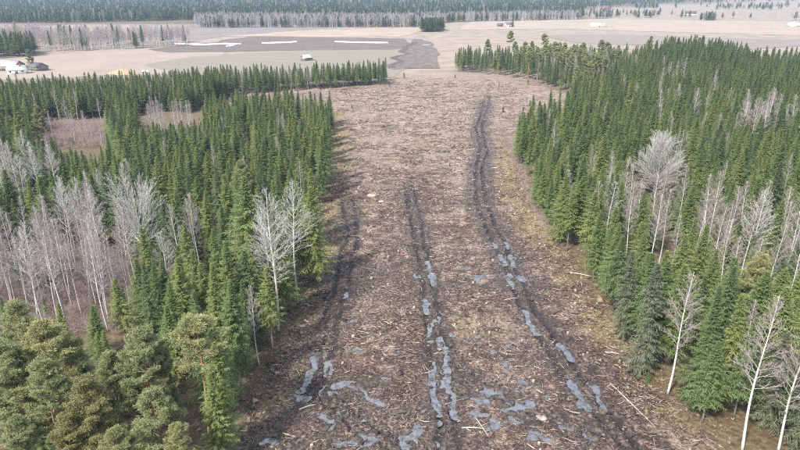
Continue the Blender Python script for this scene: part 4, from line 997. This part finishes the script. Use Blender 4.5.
for (pts_, hg_, wd_, dp_), n_ in zip(TRACKS, (2600, 2600, 4200, 1500, 1500)):
    P0 = np.array(pts_); sg = np.linalg.norm(np.diff(P0, axis=0), axis=1); cu = np.concatenate([[0], np.cumsum(sg)]); r_ = np.random.default_rng(n_); t_ = r_.random(n_)*cu[-1]
    tp.append(np.stack([np.interp(t_, cu, P0[:, 0]), np.interp(t_, cu, P0[:, 1])], 1)+r_.normal(0, 1, (n_, 2))*np.array((2.2, 2.2)))
blobs('track_clods', np.concatenate(tp), 14, .12, 'dark mud clods thrown up along the wheel tracks', M['mudclod'], 'soil', 0)
# undergrowth along the two edges and in the stands
r = np.random.default_rng(61); n = 16000; x = r.uniform(-60, 85, n); y = r.uniform(60, 250, n); dlt = segdist(x, y, Gc)[0]; drt = segdist(x, y, Gr)[0]
k = np.minimum(dlt, drt) < 7*r.random(n)**.7; P_ = np.stack([x[k], y[k]], 1)
tufts('edge_grass', P_, 7, .5, 'yellowed grass and moss along the forest edges', M['deadgrass'], 'grass')

sticks('edge_litter', P_+np.random.default_rng(5).normal(0, 2.0, P_.shape), 9, .55, .024, 'fallen twigs littering the forest edges', M['slash'])
blobs('edge_hummocks', P_[:2500]+np.random.default_rng(6).normal(0, 1.5, P_[:2500].shape), 9, .16, 'small mossy hummocks along the forest edges', M['deadgrass'], 'moss')
# pinkish brush in the gap of the left stand and other thickets
brush = bare_mesh(301, 4.0, .05, .5, 14, 'birch', True, .9)
M['brush'] = leafy('pink_brush', [(0, (.30, .22, .21)), (1, (.42, .33, .31))], [(0, (.24, .17, .17)), (1, (.48, .39, .37))], .5, 0)
def brush_at(name, poly, n, seed, label, hs):
    P_ = np.array(scatter_px(poly, n, .8, seed)); r = np.random.default_rng(seed); h = r.uniform(*hs, len(P_))/4
    o = instances(name, np.column_stack([P_, gz(P_[:, 0], P_[:, 1])]), np.column_stack([h, h, h]), r.random(len(P_))*6.28, np.zeros(len(P_), int), [BR], label, 'brush')
g_ = gp(75, 136); o = thing('brush', (g_[0], g_[1], gz1(*g_)), 'largest pink twiggy bush in the gap of the left stand', 'bush'); BR = []
for n_, me_ in brush['parts']:
    me_.materials.clear(); me_.materials.append(M['brush']); BR.append(obj(n_, me_, o))
brush_at('thicket', [(42, 150), (104, 149), (110, 124), (44, 124)], 420, 1, 'pinkish thicket of young bushes in the gap of the left stand', (1.5, 3.5))
brush_at('grove_thicket', [(-20, 340), (140, 336), (150, 290), (100, 250), (-20, 255)], 800, 6, 'low tangled bushes beneath the birches of the left grove', (1.2, 3.2))
brush_at('young_thicket', [(150, 128), (205, 118), (235, 97), (330, 93), (330, 116), (210, 119)], 420, 2, 'pale thicket behind the left stand', (1.2, 3))
brush_at('head_thicket', [(500, 74), (545, 84), (580, 98), (575, 108), (540, 98), (500, 84)], 160, 3, 'greyish brush in front of the far mixed stand', (.8, 2.2))
brush_at('clearing_brush', [(385, 84), (470, 74), (470, 80), (390, 92)], 80, 4, 'low brush at the far end of the clearing', (.8, 1.8))
brush_at('right_edge_brush', [(490, 120), (505, 150), (520, 190), (545, 240), (552, 238), (530, 190), (515, 140)], 150, 5, 'thin grey brush along the right stand edge', (1.0, 2.6))

# young spruces left standing on the clearing
for px, py, h, lb in [(352, 108, 2.4, 'young spruce alone at the upper left of the clearing'), (386, 116, 2.0, 'young spruce right of the lone one at the upper left clearing'), (499, 87, 3.0, 'dark young spruce at the head of the wheel track'),
                      (404, 78, 4.5, 'bushy young spruce at the far left corner of the clearing'), (455, 78, 3.2, 'young spruce at the far end below the dark spruce group'), (470, 146, 1.7, 'tiny spruce left of the right wheel track'),
                      (528, 84, 3.4, 'young spruce in front of the far pines'), (503, 112, 3.0, 'young spruce above the front corner of the right stand'), (530, 106, 3.8, 'young spruce between the far pines and the right stand'),
                      (454, 148, 1.6, 'tiny spruce in the middle of the far clearing'), (425, 128, 1.4, 'smallest green spruce at the middle of the clearing'), (647, 383, 2.4, 'young spruce at the foot of the wide crowned birch'), (548, 112, 4.5, 'taller young spruce just before the right stand')]:
    g_ = gp(px, py); plant('young_spruce', SPF[random.randrange(3)], g_[0], g_[1], h, lb, 'spruce', 'young spruces on the clearing', None, 1.5)

for k, (x, y) in enumerate(clear_pts(48, 190, 440, 31, .8, False)):
    plant('young_spruce', SPF[k % 3], x, y, random.uniform(.7, 1.7), 'tiny seedling spruce dotted over the far half of the clearing', 'spruce', 'seedlings on the far clearing', None, 1.7)
# felled poles
M['log'] = bark('log_bark', [(.3, (.12, .10, .085)), (.7, (.30, .26, .225))], 4); M['pale_log'] = bark('peeled_log', [(.3, (.32, .27, .22)), (.7, (.55, .49, .42))], 4)
M['cut'] = plain('cut_wood', (.34, .25, .17), (.46, .35, .25), 8)
def log(a_, b_, rad, m, label):
    A, B_ = gp(*a_), gp(*b_); za, zb = gz1(*A), gz1(*B_); mid = (A+B_)/2; zm = gz1(*mid); z0 = (za+zb)/2
    o = thing('log', (mid[0], mid[1], max(zm, z0)+rad*.7), label, 'log', 'logs on the clearing'); r = random.Random(label)
    q = MB(); pts = [((A[0]-mid[0])*(1-t)+(B_[0]-mid[0])*t, (A[1]-mid[1])*(1-t)+(B_[1]-mid[1])*t, .12*math.sin(t*3)+r.uniform(-.03, .03)) for t in np.linspace(0, 1, 7)]
    q.tube(pts, np.linspace(rad, rad*.5, 7), 8); to_ = obj('trunk', q.mesh('trunk', M[m], True), o)
    u = np.array(pts[0])-np.array(pts[1]); u /= np.linalg.norm(u); e = MB(); e.tube([np.array(pts[0])+u*.004, np.array(pts[0])+u*.02], rad*.96, 8); obj('cut_end', e.mesh('cut_end', M['cut']), to_)
    for k in range(4):
        s = np.array(pts[2+k]); e = MB(); e.tube([s, s+np.array((r.uniform(-.3, .3), r.uniform(-.3, .3), .35))], [.02, .01], 4); obj('branch_stub', e.mesh('branch_stub', M[m]), to_)
for a_, b_, rad, m, lb in [((343, 235), (398, 241), .11, 'log', 'long dark pole lying across the left wheel track'), ((425, 243), (465, 241), .09, 'log', 'dark pole right of the centre wheel track'),
                           ((430, 250), (455, 257), .09, 'log', 'dark pole slanting down beside the centre wheel track'), ((610, 384), (655, 428), .11, 'pale_log', 'pale fallen trunk slanting beside the right wheel track'),
                           ((605, 353), (620, 355), .13, 'pale_log', 'short pale log near the right forest edge'), ((299, 410), (316, 405), .12, 'pale_log', 'pale log by the lower left mud'),
                           ((462, 428), (484, 429), .10, 'pale_log', 'pale pole at the lower picture edge beside the centre track'), ((475, 417), (488, 436), .07, 'pale_log', 'thin pale pole crossing the lower edge slash'),
                           ((570, 273), (600, 279), .12, 'pale_log', 'pale log at the right edge under the spruces'), ((330, 200), (345, 203), .10, 'log', 'short dark log at the upper left track end'),
                           ((505, 300), (520, 298), .08, 'pale_log', 'small pale log right of the track puddles'), ((445, 405), (470, 398), .07, 'log', 'thin dark pole by the lower puddles'),
                           ((385, 322), (400, 330), .08, 'pale_log', 'pale pole left of the centre track'), ((362, 268), (380, 272), .09, 'log', 'dark log between the left and centre tracks')]:
    log(a_, b_, rad, m, lb)

# stumps
st = []
def stump_mesh(seed):
    r = random.Random(seed); b_ = MB(); b_.tube([(0, 0, -.25), (0, 0, .05), (0, 0, .28)], [.30, .22, .18], 9); c_ = MB(); c_.tube([(0, 0, .282), (0, 0, .30)], [.178, .172], 9)
    return [('bark', b_.mesh('bark', M['log'], False)), ('cut_face', c_.mesh('cut_face', M['cut']))]
ST = [stump_mesh(k) for k in range(2)]
for k, (x, y) in enumerate(clear_pts(150, 64, 200, 21, 1.0, False)):
    z_, md_, pd_ = gz(np.array([x]), np.array([y]), True)
    if pd_[0] > .1 or md_[0] > .5: continue
    s = random.uniform(.8, 1.5); zn = 'near' if y < 110 else 'middle'
    sd_ = 'left of the centre wheel track' if x < (4 if y < 110 else 5) else 'right of the centre wheel track'
    o = thing('stump', (x, y, float(z_[0])), 'sawn stump with pale face in the %s clearing %s' % (zn, sd_), 'stump', 'stumps in the %s clearing %s' % (zn, sd_), random.random()*6, (s, s, s))
    bo_ = obj(*ST[k % 2][0], o); obj(*ST[k % 2][1], bo_)

# rocks
M['rock'] = plain('granite', (.22, .18, .15), (.36, .30, .25), 1.5, .9)
for px, py, s, lb in [(372, 196, 1.3, 'large pale boulder left of the clearing middle'), (381, 202, .8, 'orange brown boulder right below the large pale one'), (302, 326, .6, 'grey stone at the left edge below the twin aspens'), (541, 418, .8, 'flat pale stone beside the lower right puddles')]:
    g_ = gp(px, py); r = np.random.default_rng(int(px)); V = []; F = []
    for i in range(7):
        for j in range(12):
            t = 2*math.pi*j/12; f = math.pi*i/6; k_ = s*(.8+.4*r.random()); V.append((k_*math.sin(f)*math.cos(t)*1.2, k_*math.sin(f)*math.sin(t), .45*k_*math.cos(f)))
    for i in range(6):
        for j in range(12): a_ = i*12+j; b_ = i*12+(j+1) % 12; F += [(a_, a_+12, b_+12), (a_, b_+12, b_)]
    tag(obj('boulder', mk('boulder', V, F, M['rock']), None, (g_[0], g_[1], gz1(*g_)+.1*s)), lb, 'boulder', 'boulders on the clearing')

# ------------------------------------------------------------------ air
hz = MB(); hz.box(-7200, 7200, -700, 9200, -3, 110)
m = bpy.data.materials.new('haze_air'); m.use_nodes = True; nt = m.node_tree; nt.nodes.clear()
out = nt.nodes.new('ShaderNodeOutputMaterial'); pv = nt.nodes.new('ShaderNodeVolumePrincipled')
pv.inputs['Color'].default_value = (.56, .76, 1.0, 1); pv.inputs['Density'].default_value = .00012; pv.inputs['Anisotropy'].default_value = .2
nt.links.new(pv.outputs[0], out.inputs['Volume'])
o = tag(obj('haze', hz.mesh('haze', m)), 'thin spring haze veiling the distance', 'haze', None, 'stuff')
print('SPRUCES', len(allS), 'near', len(NEAR), 'taken', len(TAKEN), 'edge', len(edgeL), len(edgeR))
